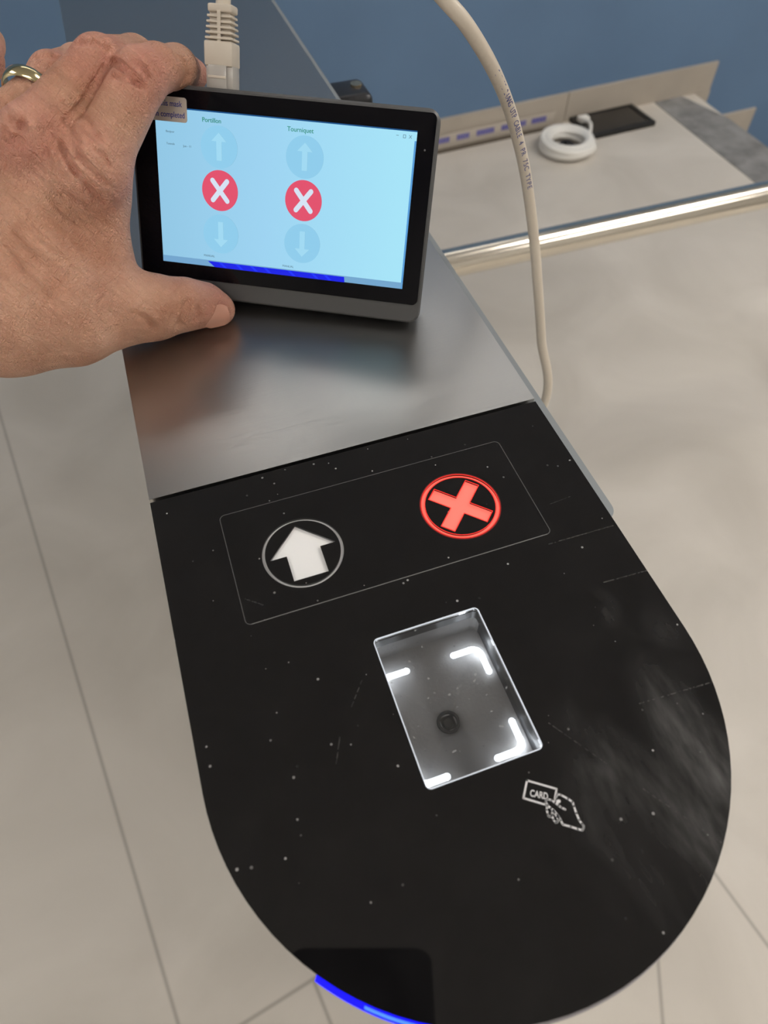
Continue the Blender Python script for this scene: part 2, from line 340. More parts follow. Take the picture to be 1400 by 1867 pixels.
# display outline groove
def outline(x0, x1, y0, y1, r, w, z, m, name):
    return tp(plate(name, [rrect(x0, x1, y0, y1, r), rrect(x0 + w, x1 - w, y0 + w, y1 - w, r - w)], z, .00006, m))
DX0, DX1, DY0, DY1 = -.0586, .0578, -.0644, -.0157
M_gr1 = mat('display_groove', (.085, .083, .085), .45); M_gr2 = mat('display_groove_front', (.17, .165, .165), .5)
outline(DX0, DX1, DY0, DY1, .0022, .00028, ZT + .00004, M_gr1, 'display_outline')
bm = bmesh.new(); strokes_bm(bm, [[(DX0 + .002, DY0 + .00014), (DX1 - .002, DY0 + .00014)]], .00034, ZT + .00004, ZT + .0001); tp(link('display_outline_edge', fin(bm, 'o'), M_gr2))
# scanner window: pane, rim, cavity, funnel, brackets, lens
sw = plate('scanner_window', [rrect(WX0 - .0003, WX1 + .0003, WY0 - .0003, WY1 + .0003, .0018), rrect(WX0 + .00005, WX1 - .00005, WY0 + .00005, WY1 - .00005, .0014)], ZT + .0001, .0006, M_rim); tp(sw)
pn = prism('pane', rrect(WX0 + .0001, WX1 - .0001, WY0 + .0001, WY1 - .0001, .0014), ZT - .0012, ZT - .0004, M_pane); pn.parent = sw
SCX, SCY = 0.0, -.1093; ca = .0215; cb = .0275
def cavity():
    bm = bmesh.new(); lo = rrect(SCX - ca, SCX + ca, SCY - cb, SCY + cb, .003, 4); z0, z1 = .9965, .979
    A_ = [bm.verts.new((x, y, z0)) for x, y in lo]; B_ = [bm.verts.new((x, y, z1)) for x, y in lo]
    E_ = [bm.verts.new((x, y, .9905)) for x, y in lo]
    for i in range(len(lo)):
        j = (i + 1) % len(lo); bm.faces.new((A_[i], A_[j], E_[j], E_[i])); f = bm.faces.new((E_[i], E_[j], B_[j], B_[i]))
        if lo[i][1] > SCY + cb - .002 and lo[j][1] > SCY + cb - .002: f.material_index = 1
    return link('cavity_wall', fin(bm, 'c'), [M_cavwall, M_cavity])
c = cavity(); c.parent = sw
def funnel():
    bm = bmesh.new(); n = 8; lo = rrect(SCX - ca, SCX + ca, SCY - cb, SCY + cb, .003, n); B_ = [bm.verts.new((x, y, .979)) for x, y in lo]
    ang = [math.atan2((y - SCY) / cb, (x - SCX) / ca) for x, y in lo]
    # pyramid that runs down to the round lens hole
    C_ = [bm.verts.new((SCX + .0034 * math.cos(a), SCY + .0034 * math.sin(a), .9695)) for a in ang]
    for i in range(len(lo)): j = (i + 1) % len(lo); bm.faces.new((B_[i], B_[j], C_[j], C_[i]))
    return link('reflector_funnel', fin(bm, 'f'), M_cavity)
c = funnel(); c.parent = sw
def arcpts(cx, cy, r, a0, a1, n=8): return [(cx + r * math.cos(a0 + (a1 - a0) * i / n), cy + r * math.sin(a0 + (a1 - a0) * i / n)) for i in range(n + 1)]
for sx in (1, -1):
    for sy in (1, -1):
        ex_, ey_ = .0188, .0193; r = .0032; l = .0098
        base = [(ex_ - l, ey_)] + arcpts(ex_ - r, ey_ - r, r, PI / 2, 0) + [(ex_, ey_ - l)]
        o = strokes('light_bracket', [[(SCX + sx * x, SCY + sy * y) for x, y in base]], .0023, .9798, .9802, M_led, sw)
lens = empty('lens', (0, 0, 0)); bpy.data.objects.remove(lens)
bm = bmesh.new(); lo = [(.0042, .9703), (.0040, .9712), (.0032, .9712), (.0030, .968), (.0019, .968), (.0017, .9695), (.0012, .9697)]
prev = None
for rr, zz in lo:
    ring = [bm.verts.new((SCX + rr * math.cos(2 * PI * k / 40), SCY + rr * math.sin(2 * PI * k / 40), zz)) for k in range(40)]
    if prev:
        for k in range(40): bm.faces.new((prev[k], prev[(k + 1) % 40], ring[(k + 1) % 40], ring[k]))
    prev = ring
bm.faces.new(prev); link('scanner_lens', fin(bm, 'l'), M_lensring, sw, True, 30)
# card pictogram
def cp(L_): return L_
card = empty('card_pictogram'); bpy.data.objects.remove(card)
sk = [[(0.009779, -0.141716), (0.017001, -0.146766), (0.015034, -0.149365)], [(0.011929, -0.149692), (0.006607, -0.145885), (0.009779, -0.141716)],
      [(0.016552, -0.148081), (0.017396, -0.148686), (0.018845, -0.150333), (0.019697, -0.151559), (0.019529, -0.152735), (0.019285, -0.154689), (0.019185, -0.156570), (0.019450, -0.157761), (0.019673, -0.158396), (0.019324, -0.158910), (0.018728, -0.159296), (0.017623, -0.158617), (0.016025, -0.157371), (0.014185, -0.156138), (0.014140, -0.154923), (0.013887, -0.153224), (0.013453, -0.151856), (0.012944, -0.151068), (0.012371, -0.149948), (0.012283, -0.148991), (0.012666, -0.148462), (0.013324, -0.148524), (0.014167, -0.149126), (0.014827, -0.150078), (0.015440, -0.151113), (0.015946, -0.151904), (0.016690, -0.152672)],
      [(0.012141, -0.150176), (0.011603, -0.151012), (0.011367, -0.152149), (0.011350, -0.152851), (0.011885, -0.153137), (0.012496, -0.152743), (0.012888, -0.152068)], [(0.012350, -0.152894), (0.012209, -0.154054), (0.012435, -0.154933), (0.012959, -0.155015), (0.013467, -0.154690), (0.013524, -0.153705), (0.013380, -0.152441), (0.013259, -0.151789)], [(0.016552, -0.148081), (0.015846, -0.148775)], [(0.013902, -0.153634), (0.013779, -0.154397)]]
cpm = strokes('card_pictogram', sk, .00056, ZT + .00002, ZT + .00008, M_print, None); tp(cpm)
cx_, cy_ = (0.015868, -0.150068)
o = prism('pictogram_thumb', [(cx_ + .0007 * math.cos(t / 12 * PI) , cy_ + .00052 * math.sin(t / 12 * PI)) for t in range(24)], ZT + .00002, ZT + .00008, M_print, None); o.parent = cpm
c0 = (0.009024, -0.145158); c1 = (0.013390, -0.147715)
o = text('card_lettering', 'CARD', c0[0], c0[1] - .0001, .0027, ZT + .00005, M_print, None, rot=math.atan2(c1[1] - c0[1], c1[0] - c0[0]), th=.00003, bold=.00005, sx=.72); o.parent = cpm
# light ring under the rim: lit blue at the near left, unlit acrylic elsewhere
def arc_strip(name, a0, a1, z0, z1, e, m, sh=.0022):
    n = 40; bm = bmesh.new(); P_ = []
    for i in range(n + 1):
        a = a0 + (a1 - a0) * i / n; x, y = (HW - .0012) * math.cos(a), (HW - .0012) * math.sin(a)
        ox, oy = (HW + e) * math.cos(a), (HW + e) * math.sin(a)
        P_.append([bm.verts.new((x, YC + y, z0)), bm.verts.new((ox, YC + oy - sh, z0)), bm.verts.new((ox, YC + oy - sh, z1)), bm.verts.new((x, YC + y, z1))])
    for p, q in zip(P_, P_[1:]):
        for k in range(4): bm.faces.new((p[k], p[(k + 1) % 4], q[(k + 1) % 4], q[k]))
    bm.faces.new(P_[0]); bm.faces.new(P_[-1]); return tp(link(name, fin(bm, name), m, None, True, 40))
d = math.radians
arc_strip('light_strip', d(220), d(255), .9915, .9932, .0011, M_blue, .0008); arc_strip('light_strip_core', d(230), d(255), .9932, .9950, .0006, M_bluecore, .0008); arc_strip('light_strip', d(220), d(255), .9950, .9962, -.0001, M_blue, .0008)
arc_strip('light_strip', d(255.2), d(352), .9915, .9962, -.0003, M_acrylic, .0012)
# lower side cover on the right, its near end rounded
sc_pts = [(HW - .002, YE - .01), (HW - .002, -.048)] + [(.098 - .006 + .006 * math.sin(PI / 2 * i / 8), -.049 - .006 * math.cos(PI / 2 * i / 8)) for i in range(9)] + [(.098, YE - .01)]
tp(prism('side_cover', sc_pts, .35, .9795, M_side, smooth=True))
# pivot bracket on the cover's far part
M_plug = mat('matt_black_plastic', (.012, .012, .014), .35)
pv = box('pivot_bracket', .086, .130, .360, .394, .955, .972, M_plug, None, .006, 4); tp(pv)
M_brass = mat('brass_pin', (.6, .5, .35), .25, metal=1)
bm = bmesh.new(); tube_bm(bm, [(.121, .379, .971), (.121, .379, .9735)], .0045, 20); o = link('pin', fin(bm, 'p'), M_brass, pv, True, 40)
bm = bmesh.new(); tube_bm(bm, [(.1185, .364, .956), (.1185, .364, .915)], .0028, 12); o = link('stem', fin(bm, 'p'), M_white, pv, True, 40)

# ---------------------------------------------------------------- barrier tube
bt = empty('barrier_rail', (.098, .572, .646), 'polished round steel rail running level from the cabinet side to the right', 'rail')
tube('rail_tube', [(.004, 0, 0), (1.9, -.0, 0)], .0195, M_tube, bt, 48)
tube('mounting_collar', [(0.001, 0, 0), (.010, 0, 0)], .034, M_tube, bt, 40)
box('end_post', 1.9, 1.95, -.03, .03, -.646, .03, M_side, bt, .004)

# ---------------------------------------------------------------- things on the floor by the wall
wr = Matrix.Rotation(A0, 4, 'Z')
def wallframe(x, off, z=0): return Matrix.Translation((x, wy(x) - off, z)) @ wr
# printed protective strip standing along the skirting foot
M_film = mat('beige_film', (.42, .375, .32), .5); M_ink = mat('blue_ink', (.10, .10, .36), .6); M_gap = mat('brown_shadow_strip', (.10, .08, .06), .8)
t = empty('protective_strip', mw=wallframe(.2, .018, .0), label='beige protective strip with blue print laid along the foot of the skirting', cat='strip')
box('film', 0, 1.17, -.006, 0, 0, .052, M_film, t, .001)
box('shadow_gap', 0, 1.21, -.022, -.0065, 0, .006, M_gap, t)  # dark brown strip put in for the shadow gap below the film
x = .56
for w_ in (.05, .02, .085, .055, .075, .1, .06):
    bm = bmesh.new(); k = x
    while k < x + w_ - .006: box_bm(bm, k, k + .008, -.0066, -.006, .026, .044); k += .010
    link('blue_print', fin(bm, 'b'), M_ink, t); x += w_ + .022
# black framed panel
M_dg = mat('dark_glass', (.02, .018, .016), .25, noise=.5, nscale=40); M_df = mat('black_frame', (.008, .008, .008), .4)
t = empty('dark_panel', mw=Matrix.Translation((1.452, 1.932, 0)) @ wr, label='black framed dark panel lying on the floor beside the white cable coil', cat='panel')
f = plate('frame', [rrect(0, .27, 0, .165, .004), rrect(.016, .254, .016, .149, .002)], .014, .014, M_df, t)
box('glass', .0155, .2545, .0155, .1495, .001, .011, M_dg, t)
# white coil
M_cable = mat('white_cable_sheath', (.72, .70, .66), .4)
t = empty('cable_coil', (1.335, 1.90, 0), 'fat white ring-shaped cable coil lying on the floor near the blue wall', 'cable coil')
bm = bmesh.new(); N_ = 9 * 40; pts = []
for i in range(N_ + 1):
    a = 2 * PI * i / 40; lp = i / 40; R_ = .077 + .012 * math.sin(lp * 2.4); z = .012 + .026 * (.5 - .5 * math.cos(lp * 1.9)); pts.append((R_ * math.cos(a), R_ * math.sin(a), z))
tube_bm(bm, pts, .0105, 10); link('windings', fin(bm, 'w'), M_cable, t, True)
tube('loose_end', catmull([(.083, .0, .03), (.11, .05, .05), (.11, .1, .04), (.125, .135, .026)]), .0055, M_cable, t, 12)
box('end_plug', .118, .158, .125, .155, .0145, .032, M_cable, t, .005)
t2 = empty('cable_bundle', (1.335, 1.90, 0), 'dark tangled leads lying inside the white cable coil', 'cable')
bm = bmesh.new()
for q in range(7):
    a = q * .9; tube_bm(bm, catmull([(.035 * math.cos(a), .035 * math.sin(a), .008), (.01 * math.sin(a * 3), .02 * math.cos(a * 2), .016 + .002 * q), (.035 * math.cos(a + 2.4), .035 * math.sin(a + 2.4), .008)], 8), .0065, 8)
link('leads', fin(bm, 'b'), mat('dark_leads', (.012, .011, .012), .5), t2, True)

# ---------------------------------------------------------------- tablet (local u, v, n)
O_ = Vector((-0.063888, 0.127159, 1.013795)); UX = Vector((0.8748532, -0.4840744, -0.0174308)); UY = Vector((0.2341628, 0.3911463, 0.8900407)); UN = Vector((-0.4240279, -0.7827366, 0.4555478)); TW, TH = 0.13190, 0.07697
MT = Matrix([[UX.x, UY.x, UN.x, O_.x], [UX.y, UY.y, UN.y, O_.y], [UX.z, UY.z, UN.z, O_.z], [0, 0, 0, 1]])
tb = empty('tablet', mw=MT, label='small grey touch tablet showing two red cross icons, held upright on the steel top', cat='tablet')
M_case = mat('grey_tablet_case', (.09, .09, .092), .42, metal=.2); M_bez = mat('tablet_front_glass', (.002, .002, .004), .06, spec=.3)
def case():
    bm = bmesh.new(); secs = [(-.018, .004, .010), (-.0165, .001, .009), (-.004, -.0012, .007), (-.0012, -.0016, .0055), (-.0002, -.0008, .005)]
    rings = []
    for z, ins, r in secs:
        lo = rrect(ins, TW - ins, -.0068 + ins, TH - ins, r, 6); rings.append([bm.verts.new((x, y, z)) for x, y in lo])
    for a, b in zip(rings, rings[1:]):
        for k in range(len(a)): j = (k + 1) % len(a); bm.faces.new((a[k], a[j], b[j], b[k]))
    bm.faces.new(rings[0][::-1]); bm.faces.new(rings[-1]); return link('case', fin(bm, 'case'), M_case, tb, True, 35)
case()
prism('front_glass', rrect(.0, TW, .0, TH, .0025), -.0004, .0004, M_bez, tb)
# screen with its graphics
def emis(name, c, s=1.0):
    # an LCD shines straight out and dims towards grazing angles
    m = mat(name, (0.01, 0.01, 0.01), .12, spec=.25, emit=c, es=s); N, L = nodes(m)
    w = N.new('ShaderNodeLayerWeight'); w.inputs[0].default_value = .5
    q = N.new('ShaderNodeMapRange'); q.interpolation_type = 'SMOOTHSTEP'; q.inputs[1].default_value = .3; q.inputs[2].default_value = .75; q.inputs[3].default_value = s; q.inputs[4].default_value = s * .08
    L.new(w.outputs['Facing'], q.inputs[0]); L.new(q.outputs[0], N['Principled BSDF'].inputs['Emission Strength']); return m
def screen_mat():
    m = emis('screen_blue_white', (.4, .75, .95), .95); N, L = nodes(m); b = N['Principled BSDF']; tc = N.new('ShaderNodeTexCoord'); sp = N.new('ShaderNodeSeparateXYZ'); L.new(tc.outputs['Object'], sp.inputs[0])
    q = N.new('ShaderNodeMapRange'); q.inputs[1].default_value = .01; q.inputs[2].default_value = .12; L.new(sp.outputs[0], q.inputs[0])
    r = N.new('ShaderNodeValToRGB'); e = r.color_ramp.elements; e[0].color = (.30, .60, .82, 1); e[1].color = (.40, .81, .98, 1); el = e.new(.45); el.color = (.35, .68, .92, 1)
    L.new(q.outputs[0], r.inputs[0]); L.new(r.outputs[0], b.inputs['Emission Color']); return m
SX0, SX1, SY0, SY1 = .0103, .1244, .0066, .0695
scr = prism('screen', [(SX0, SY0), (SX1, SY0), (SX1, SY1), (SX0, SY1)], .0003, .0005, screen_mat(), tb); tag(scr, 'lit pale blue screen')
zs = .00056
M_i1 = emis('icon_pale_blue', (.28, .62, .855), .97); M_i2 = emis('icon_paler_arrow', (.36, .71, .91), .97)
M_rd = emis('icon_red', (.80, .085, .16), .95); M_wh = emis('icon_cross_white', (.70, .80, .94), .95)
M_tx = emis('screen_green_text', (.03, .34, .24), .8); M_gy = emis('screen_grey_text', (.16, .3, .4), .8)
M_tb = emis('taskbar_blue', (.19, .42, .68), .9); M_wl = emis('wallpaper_blue', (.005, .012, .80), 1.0); M_wl2 = emis('wallpaper_swirl', (.01, .035, .95), 1.0); M_sv = emis('side_strip_blue', (.10, .36, .75), .9)
def ell(cx, cy, r): return circ(cx, cy, r, 48)
def icon(cx, cy, kind):
    r = .0083
    if kind == 'x':
        o = prism('stop_icon', ell(cx, cy, r), zs, zs + .00008, M_rd, scr)
        k = .0033; bm = bmesh.new(); strokes_bm(bm, [[(cx - k, cy - k * 1.2), (cx + k, cy + k * 1.2)], [(cx - k, cy + k * 1.2), (cx + k, cy - k * 1.2)]], .0021, zs + .0001, zs + .00016, 16)
        link('stop_icon_cross', fin(bm, 'x'), M_wh, scr)
    else:
        s = 1 if kind == 'up' else -1
        prism('arrow_icon_disc', ell(cx, cy, r), zs, zs + .00008, M_i1, scr)
        pts = [(0, .0056), (.0034, .0022), (.0012, .0022), (.0012, -.0052), (-.0012, -.0052), (-.0012, .0022), (-.0034, .0022)]
        pts = [(cx + x, cy + y * s) for x, y in pts]
        prism('arrow_icon', pts if s > 0 else pts[::-1], zs + .0001, zs + .00016, M_i2, scr)
for cx, yy in ((.0388, (.0565, .0393, .0212)), (.0770, (.0560, .0389, .0211))):
    icon(cx, yy[0], 'up'); icon(cx, yy[1], 'x'); icon(cx, yy[2], 'down')
text('caption', 'Portillon', .0314, .0664, .00245, zs, M_tx, scr, bold=.00002); text('caption', 'Tourniquet', .0690, .0661, .0025, zs, M_tx, scr, bold=.00002)
text('small_caption', 'MANUAL', .0303, .0112, .0013, zs, M_gy, scr); text('small_caption', 'MANUAL', .0680, .0106, .0013, zs, M_gy, scr)
text('small_caption', 'Bonjour', .0148, .0607, .0012, zs, M_gy, scr); text('small_caption', 'Tunnels', .0148, .0560, .0012, zs, M_gy, scr); text('small_caption', 'Jun - 11', .0225, .0556, .0012, zs, M_gy, scr)
prism('taskbar', [(SX0, SY0), (SX1, SY0), (SX1, .0093), (SX0, .0093)], zs, zs + .00006, M_tb, scr)
prism('wallpaper_band', [(.0356, SY0 - .0001), (.0975, SY0 - .0001), (.0972, .0089), (.0322, .0089)], zs + .0001, zs + .00014, M_wl, scr)
bm = bmesh.new()
for a in (.040, .048, .055, .0615, .073, .084, .09): prism_bm(bm, [(a, .0067), (a + .0016, .0067), (a - .001, .0088), (a - .0026, .0088)], zs + .00015, zs + .00018)
link('wallpaper_swirl', fin(bm, 's'), M_wl2, scr)
prism('side_strip', [(.1236, SY0), (SX1, SY0), (SX1, .0662), (.1236, .0662)], zs, zs + .00006, M_sv, scr)
M_dk = emis('screen_dark_edge', (.01, .12, .35), .7)
prism('screen_top_edge', [(SX0, SY1), (SX1, SY1), (SX1, SY1 + .0005), (SX0, SY1 + .0005)], .0004, .0006, M_dk, tb)  # dark blue strip along the upper edge of the screen
bm = bmesh.new(); strokes_bm(bm, [[(.1158, .0677), (.1167, .0677)]], .0002, zs, zs + .0001); strokes_bm(bm, [[(.1187, .0670), (.1197, .0670), (.1197, .0681), (.1187, .0681), (.1187, .0670)], [(.1212, .0670), (.1222, .0681)], [(.1212, .0681), (.1222, .0670)]], .0002, zs, zs + .0001)
link('window_buttons', fin(bm, 'w'), M_gy, scr)
# film sticker at the upper left corner
M_st = mat('beige_sticker', (.56, .49, .43), .45); M_stx = mat('sticker_blue_text', (.05, .06, .30), .5)
sk_ = prism('sticker', rrect(.002, .0249, .0645, .0738, .0012), .0007, .0010, M_st, tb)
text('sticker_lettering', 'Remove this mask', .0228, .0712, .0031, .00105, M_stx, sk_, align='RIGHT', bold=.00003, th=.00003, sx=.85)
text('sticker_lettering', 'installation completed', .0240, .0671, .0031, .00105, M_stx, sk_, align='RIGHT', bold=.00003, th=.00003, sx=.82)
prism('sensor_dot', circ(.1282, .0632, .0004, 16), .0004, .0006, M_gr1, tb)

# ---------------------------------------------------------------- network cable: plug, boot, cord
M_boot = mat('cream_boot', (.56, .50, .42), .45); M_cord = mat('cream_cord', (.60, .53, .44), .42, bump=.25, bscale=260)
M_clear = mat('clear_plug_plastic', (.55, .52, .48), .2, alpha=.72); M_shade = mat('boot_slot', (.12, .10, .08), .6)
nc = empty('network_cable', mw=MT, label='cream network cable plugged into the tablet top and looping down past the cabinet', cat='cable')
U0, U1, NB, NF = .0320, .0436, -.0125, -.0035; V0 = TH + .0002
UC = (U0 + U1) / 2 + .0003
pg = box('plug', U0 + .0002, U1, V0 - .004, V0 + .0095, NB, NF + .0002, M_clear, nc, .0005) if False else None
def lbox(name, a, b, c, d_, e, f_, m, par, bev=0): 
    bm = bmesh.new(); box_bm(bm, a, b, c, d_, e, f_, bev); return link(name, fin(bm, name), m, par, bev > 0, 40)
pg = lbox('plug', U0 + .0001, U1 + .0002, TH + .0001, TH + .0105, NB, NF - .0003, M_clear, nc, .0004)
lbox('latch', U0 + .0016, U1 - .0022, TH + .0012, TH + .0100, NF - .0002, NF + .0012, M_clear, pg, .0003)
lbox('latch_bar', U0 + .0014, U1 - .0024, TH + .0052, TH + .0062, NF + .0002, NF + .0015, M_boot, pg, .0002)
lbox('contact_block', U0 + .0008, U1 - .0008, TH + .002, TH + .0095, NB + .001, NF - .0018, M_boot, pg)
bt_ = lbox('boot', U0 - .0004, U1 + .0004, TH + .0096, TH + .0186, NB - .0006, NF + .0006, M_boot, nc, .0009)
bm = bmesh.new()
for k in range(5):
    v = TH + .0191 + k * .0019; s = .0002 * k
    box_bm(bm, U0 + .0001 + s, U1 + .0002 - s * .4, v, v + .0009, NB + s, NF - s, .0002)
link('boot_ribs', fin(bm, 'r'), M_boot, bt_, True, 40)
bm = bmesh.new(); box_bm(bm, UC - .0007, UC + .0007, TH + .018, TH + .029, NF - .0013, NF - .0003); box_bm(bm, U0 + .0016, U1 - .0012, TH + .018, TH + .029, NB + .0014, NF - .0022); link('boot_core', fin(bm, 'c'), M_boot, bt_)
bm = bmesh.new(); box_bm(bm, U0 + .0012, U1 + .0001, TH + .0284, TH + .0314, NB + .0008, NF - .0006, .0008, 3); link('boot_collar', fin(bm, 'c'), M_boot, bt_, True, 40)
Mi = MT.inverted()
wpts = [(0.07567, 0.11034, 1.11458), (0.08554, 0.10718, 1.10485), (0.10041, 0.11260, 1.08732), (0.11716, 0.12559, 1.06551), (0.13044, 0.13399, 1.04350), (0.14266, 0.13750, 1.01547), (0.15278, 0.13458, 0.97893), (0.15684, 0.12620, 0.94959), (0.16235, 0.11899, 0.91524), (0.16783, 0.10659, 0.86754)]
loc = [Mi @ Vector(p) for p in wpts]
zl = (NB + NF) / 2; up = [Vector((UC + .0003, TH + .029, zl)), Vector((UC + .0008, TH + .0345, zl)), Vector((UC + .0022, TH + .042, zl - .0005))]
w0 = Vector(wpts[0])
top = [MT @ Vector((UC + .006, TH + .075, zl + .002)), MT @ Vector((UC + .02, TH + .12, zl + .012)), w0 + (w0 - Vector(wpts[1])) * 2.6 + Vector((0, .03, .01)), w0 + (w0 - Vector(wpts[1])) * 1.6]
rest = [Mi @ Vector(p) for p in [(.132, .10, .80), (.135, .16, .60), (.14, .26, .40), (.16, .36, .2), (.2, .5, .03), (.22, .8, .004), (.12, 1.1, .0035)]]
allp = up + [Mi @ p for p in top] + loc + rest
tube('cord', catmull(allp, 14), .0030, M_cord, nc, 20)
# blue printing on the cord, following its facing side
cam_l = Mi @ Vector((-0.046739, -0.178763, 1.212972))
def print_on(seg, s, size, m):
    P_ = catmull(seg, 14); P_ = [Vector(p) for p in P_]; D_ = [0]
    for a, b in zip(P_, P_[1:]): D_.append(D_[-1] + (b - a).length)
    bm = bmesh.new(); pos = .002; random.seed(3)
    for ch in s:
        if pos + size > D_[-1]: break
        if ch != ' ':
            i = max(k for k in range(len(D_)) if D_[k] <= pos); t = (P_[i + 1] - P_[i]).normalized(); c = P_[i] + t * (pos - D_[i])
            f = (cam_l - c); f = (f - t * f.dot(t)).normalized(); sd = t.cross(f).normalized(); f = (f - sd * .35).normalized(); sd = t.cross(f)
            cu = bpy.data.curves.new('g', 'FONT'); cu.body = ch; cu.size = size * 1.25; cu.extrude = .00005; cu.align_x = 'CENTER'; cu.align_y = 'CENTER'
            ob = bpy.data.objects.new('g', cu); COL.objects.link(ob); bpy.context.view_layer.update(); me = bpy.data.meshes.new_from_object(ob.evaluated_get(bpy.context.evaluated_depsgraph_get())); bpy.data.objects.remove(ob)
            yv = -sd; M4 = Matrix([[t.x, yv.x, f.x, c.x + f.x * .00302], [t.y, yv.y, f.y, c.y + f.y * .00302], [t.z, yv.z, f.z, c.z + f.z * .00302], [0, 0, 0, 1]])
            if M4.to_3x3().determinant() < 0: M4 = Matrix([[t.x, sd.x, f.x, c.x + f.x * .00302], [t.y, sd.y, f.y, c.y + f.y * .00302], [t.z, sd.z, f.z, c.z + f.z * .00302], [0, 0, 0, 1]])
            me.transform(M4); bm.from_mesh(me)
        pos += size * .82
    return link('cord_printing', fin(bm, 'cp'), m, nc)
print_on(loc[2:8], ' CAT 5E 24AWG UTP CABLE 4 PR 75C TYPE', .0030, mat('cord_ink', (.09, .10, .26), .6))

# ---------------------------------------------------------------- the hand: signed distance field -> surface
def D4(a): return a
J = dict(
 iM=(-0.06849, 0.11395, 1.07200, 0.01178), iP=(-0.04154, 0.13331, 1.09369, 0.01017), iP2=(-0.03443, 0.14186, 1.09249, 0.00866), iD=(-0.02559, 0.15446, 1.08705, 0.00814), iT=(-0.01835, 0.16705, 1.07879, 0.00636),
 mM=(-0.08832, 0.12278, 1.08208, 0.01147), mP=(-0.05570, 0.14266, 1.09681, 0.00974), mD=(-0.04147, 0.17004, 1.08663, 0.00878), mT=(-0.03092, 0.18873, 1.07465, 0.00765),
 rM=(-0.11551, 0.13983, 1.07639, 0.01098), rR=(-0.08661, 0.15123, 1.08453, 0.00783), rP=(-0.07611, 0.16462, 1.08738, 0.00825), rD=(-0.06643, 0.19352, 1.07966, 0.00746), rT=(-0.05556, 0.20964, 1.07092, 0.00684),
 pM=(-0.13508, 0.16264, 1.07019, 0.01062), pP=(-0.10539, 0.19724, 1.08562, 0.00914), pD=(-0.10470, 0.22208, 1.08294, 0.00811), pT=(-0.10606, 0.25846, 1.07162, 0.00609),
 tC=(-0.12079, 0.09350, 1.03030, 0.02239), tB=(-0.09622, 0.08775, 1.02584, 0.01814), tM=(-0.07756, 0.09323, 1.02150, 0.01443), tX=(-0.06297, 0.09385, 1.01786, 0.01227), tI=(-0.04923, 0.09455, 1.01531, 0.01047), tE=(-0.04070, 0.09664, 1.01129, 0.00864), tT=(-0.03513, 0.09558, 1.00815, 0.00693),
 w1=(-0.15143, 0.13834, 1.04510, 0.01639), w2=(-0.15414, 0.11934, 1.03408, 0.01976), w3=(-0.16212, 0.10777, 1.02197, 0.01756), f1=(-0.26471, 0.16648, 1.02860, 0.02165), f2=(-0.27246, 0.14431, 1.01183, 0.02044),
 a1=(-0.07165, 0.11783, 1.05916, 0.01116), a2=(-0.07928, 0.11346, 1.04464, 0.01217), a3=(-0.08025, 0.10414, 1.03073, 0.01242), a4=(-0.07430, 0.09807, 1.02183, 0.00826),
 k1=(-0.09047, 0.12334, 1.05862, 0.01594), k2=(-0.09849, 0.11036, 1.04555, 0.01834), k3=(-0.10101, 0.09921, 1.03497, 0.01847), k4=(-0.10879, 0.12958, 1.06114, 0.01583), k5=(-0.11535, 0.11428, 1.04683, 0.01935), k6=(-0.12398, 0.13097, 1.05618, 0.01594), k7=(-0.09933, 0.12952, 1.07309, 0.01208), k8=(-0.08101, 0.12638, 1.07143, 0.01110),
)
CH = [('w2', 'k5', .010), ('w1', 'k4', .010), ('w3', 'tC', .010), ('f1', 'w1', .012), ('f1', 'w2', .012), ('f2', 'w3', .012), ('w1', 'w3', .01), ('k4', 'mM', .008), ('k6', 'rM', .008), ('k6', 'pM', .008), ('w1', 'k6', .01),
      ('k5', 'k2', .010), ('k5', 'k1', .010), ('k1', 'iM', .007), ('k2', 'a2', .008), ('k2', 'k3', .010), ('k3', 'a3', .008), ('tC', 'k3', .010), ('k4', 'k1', .010), ('k7', 'k8', .006),
      ('a1', 'a2', .008), ('a2', 'a3', .008), ('a3', 'a4', .007), ('iM', 'a1', .008), ('a4', 'tX', .007),
      ('tC', 'tB', .010), ('tB', 'tM', .008), ('tM', 'tX', .006), ('tX', 'tI', .004), ('tI', 'tE', .004), ('tE', 'tT', .004)]
FG = [[('iM', 'iP'), ('iP', 'iP2'), ('iP2', 'iD'), ('iD', 'iT')], [('mM', 'mP'), ('mP', 'mD'), ('mD', 'mT')], [('rM', 'rR'), ('rR', 'rP'), ('rP', 'rD'), ('rD', 'rT')], [('pM', 'pP'), ('pP', 'pD'), ('pD', 'pT')]]
hcam = np.array((-0.046739, -0.178763, 1.212972))
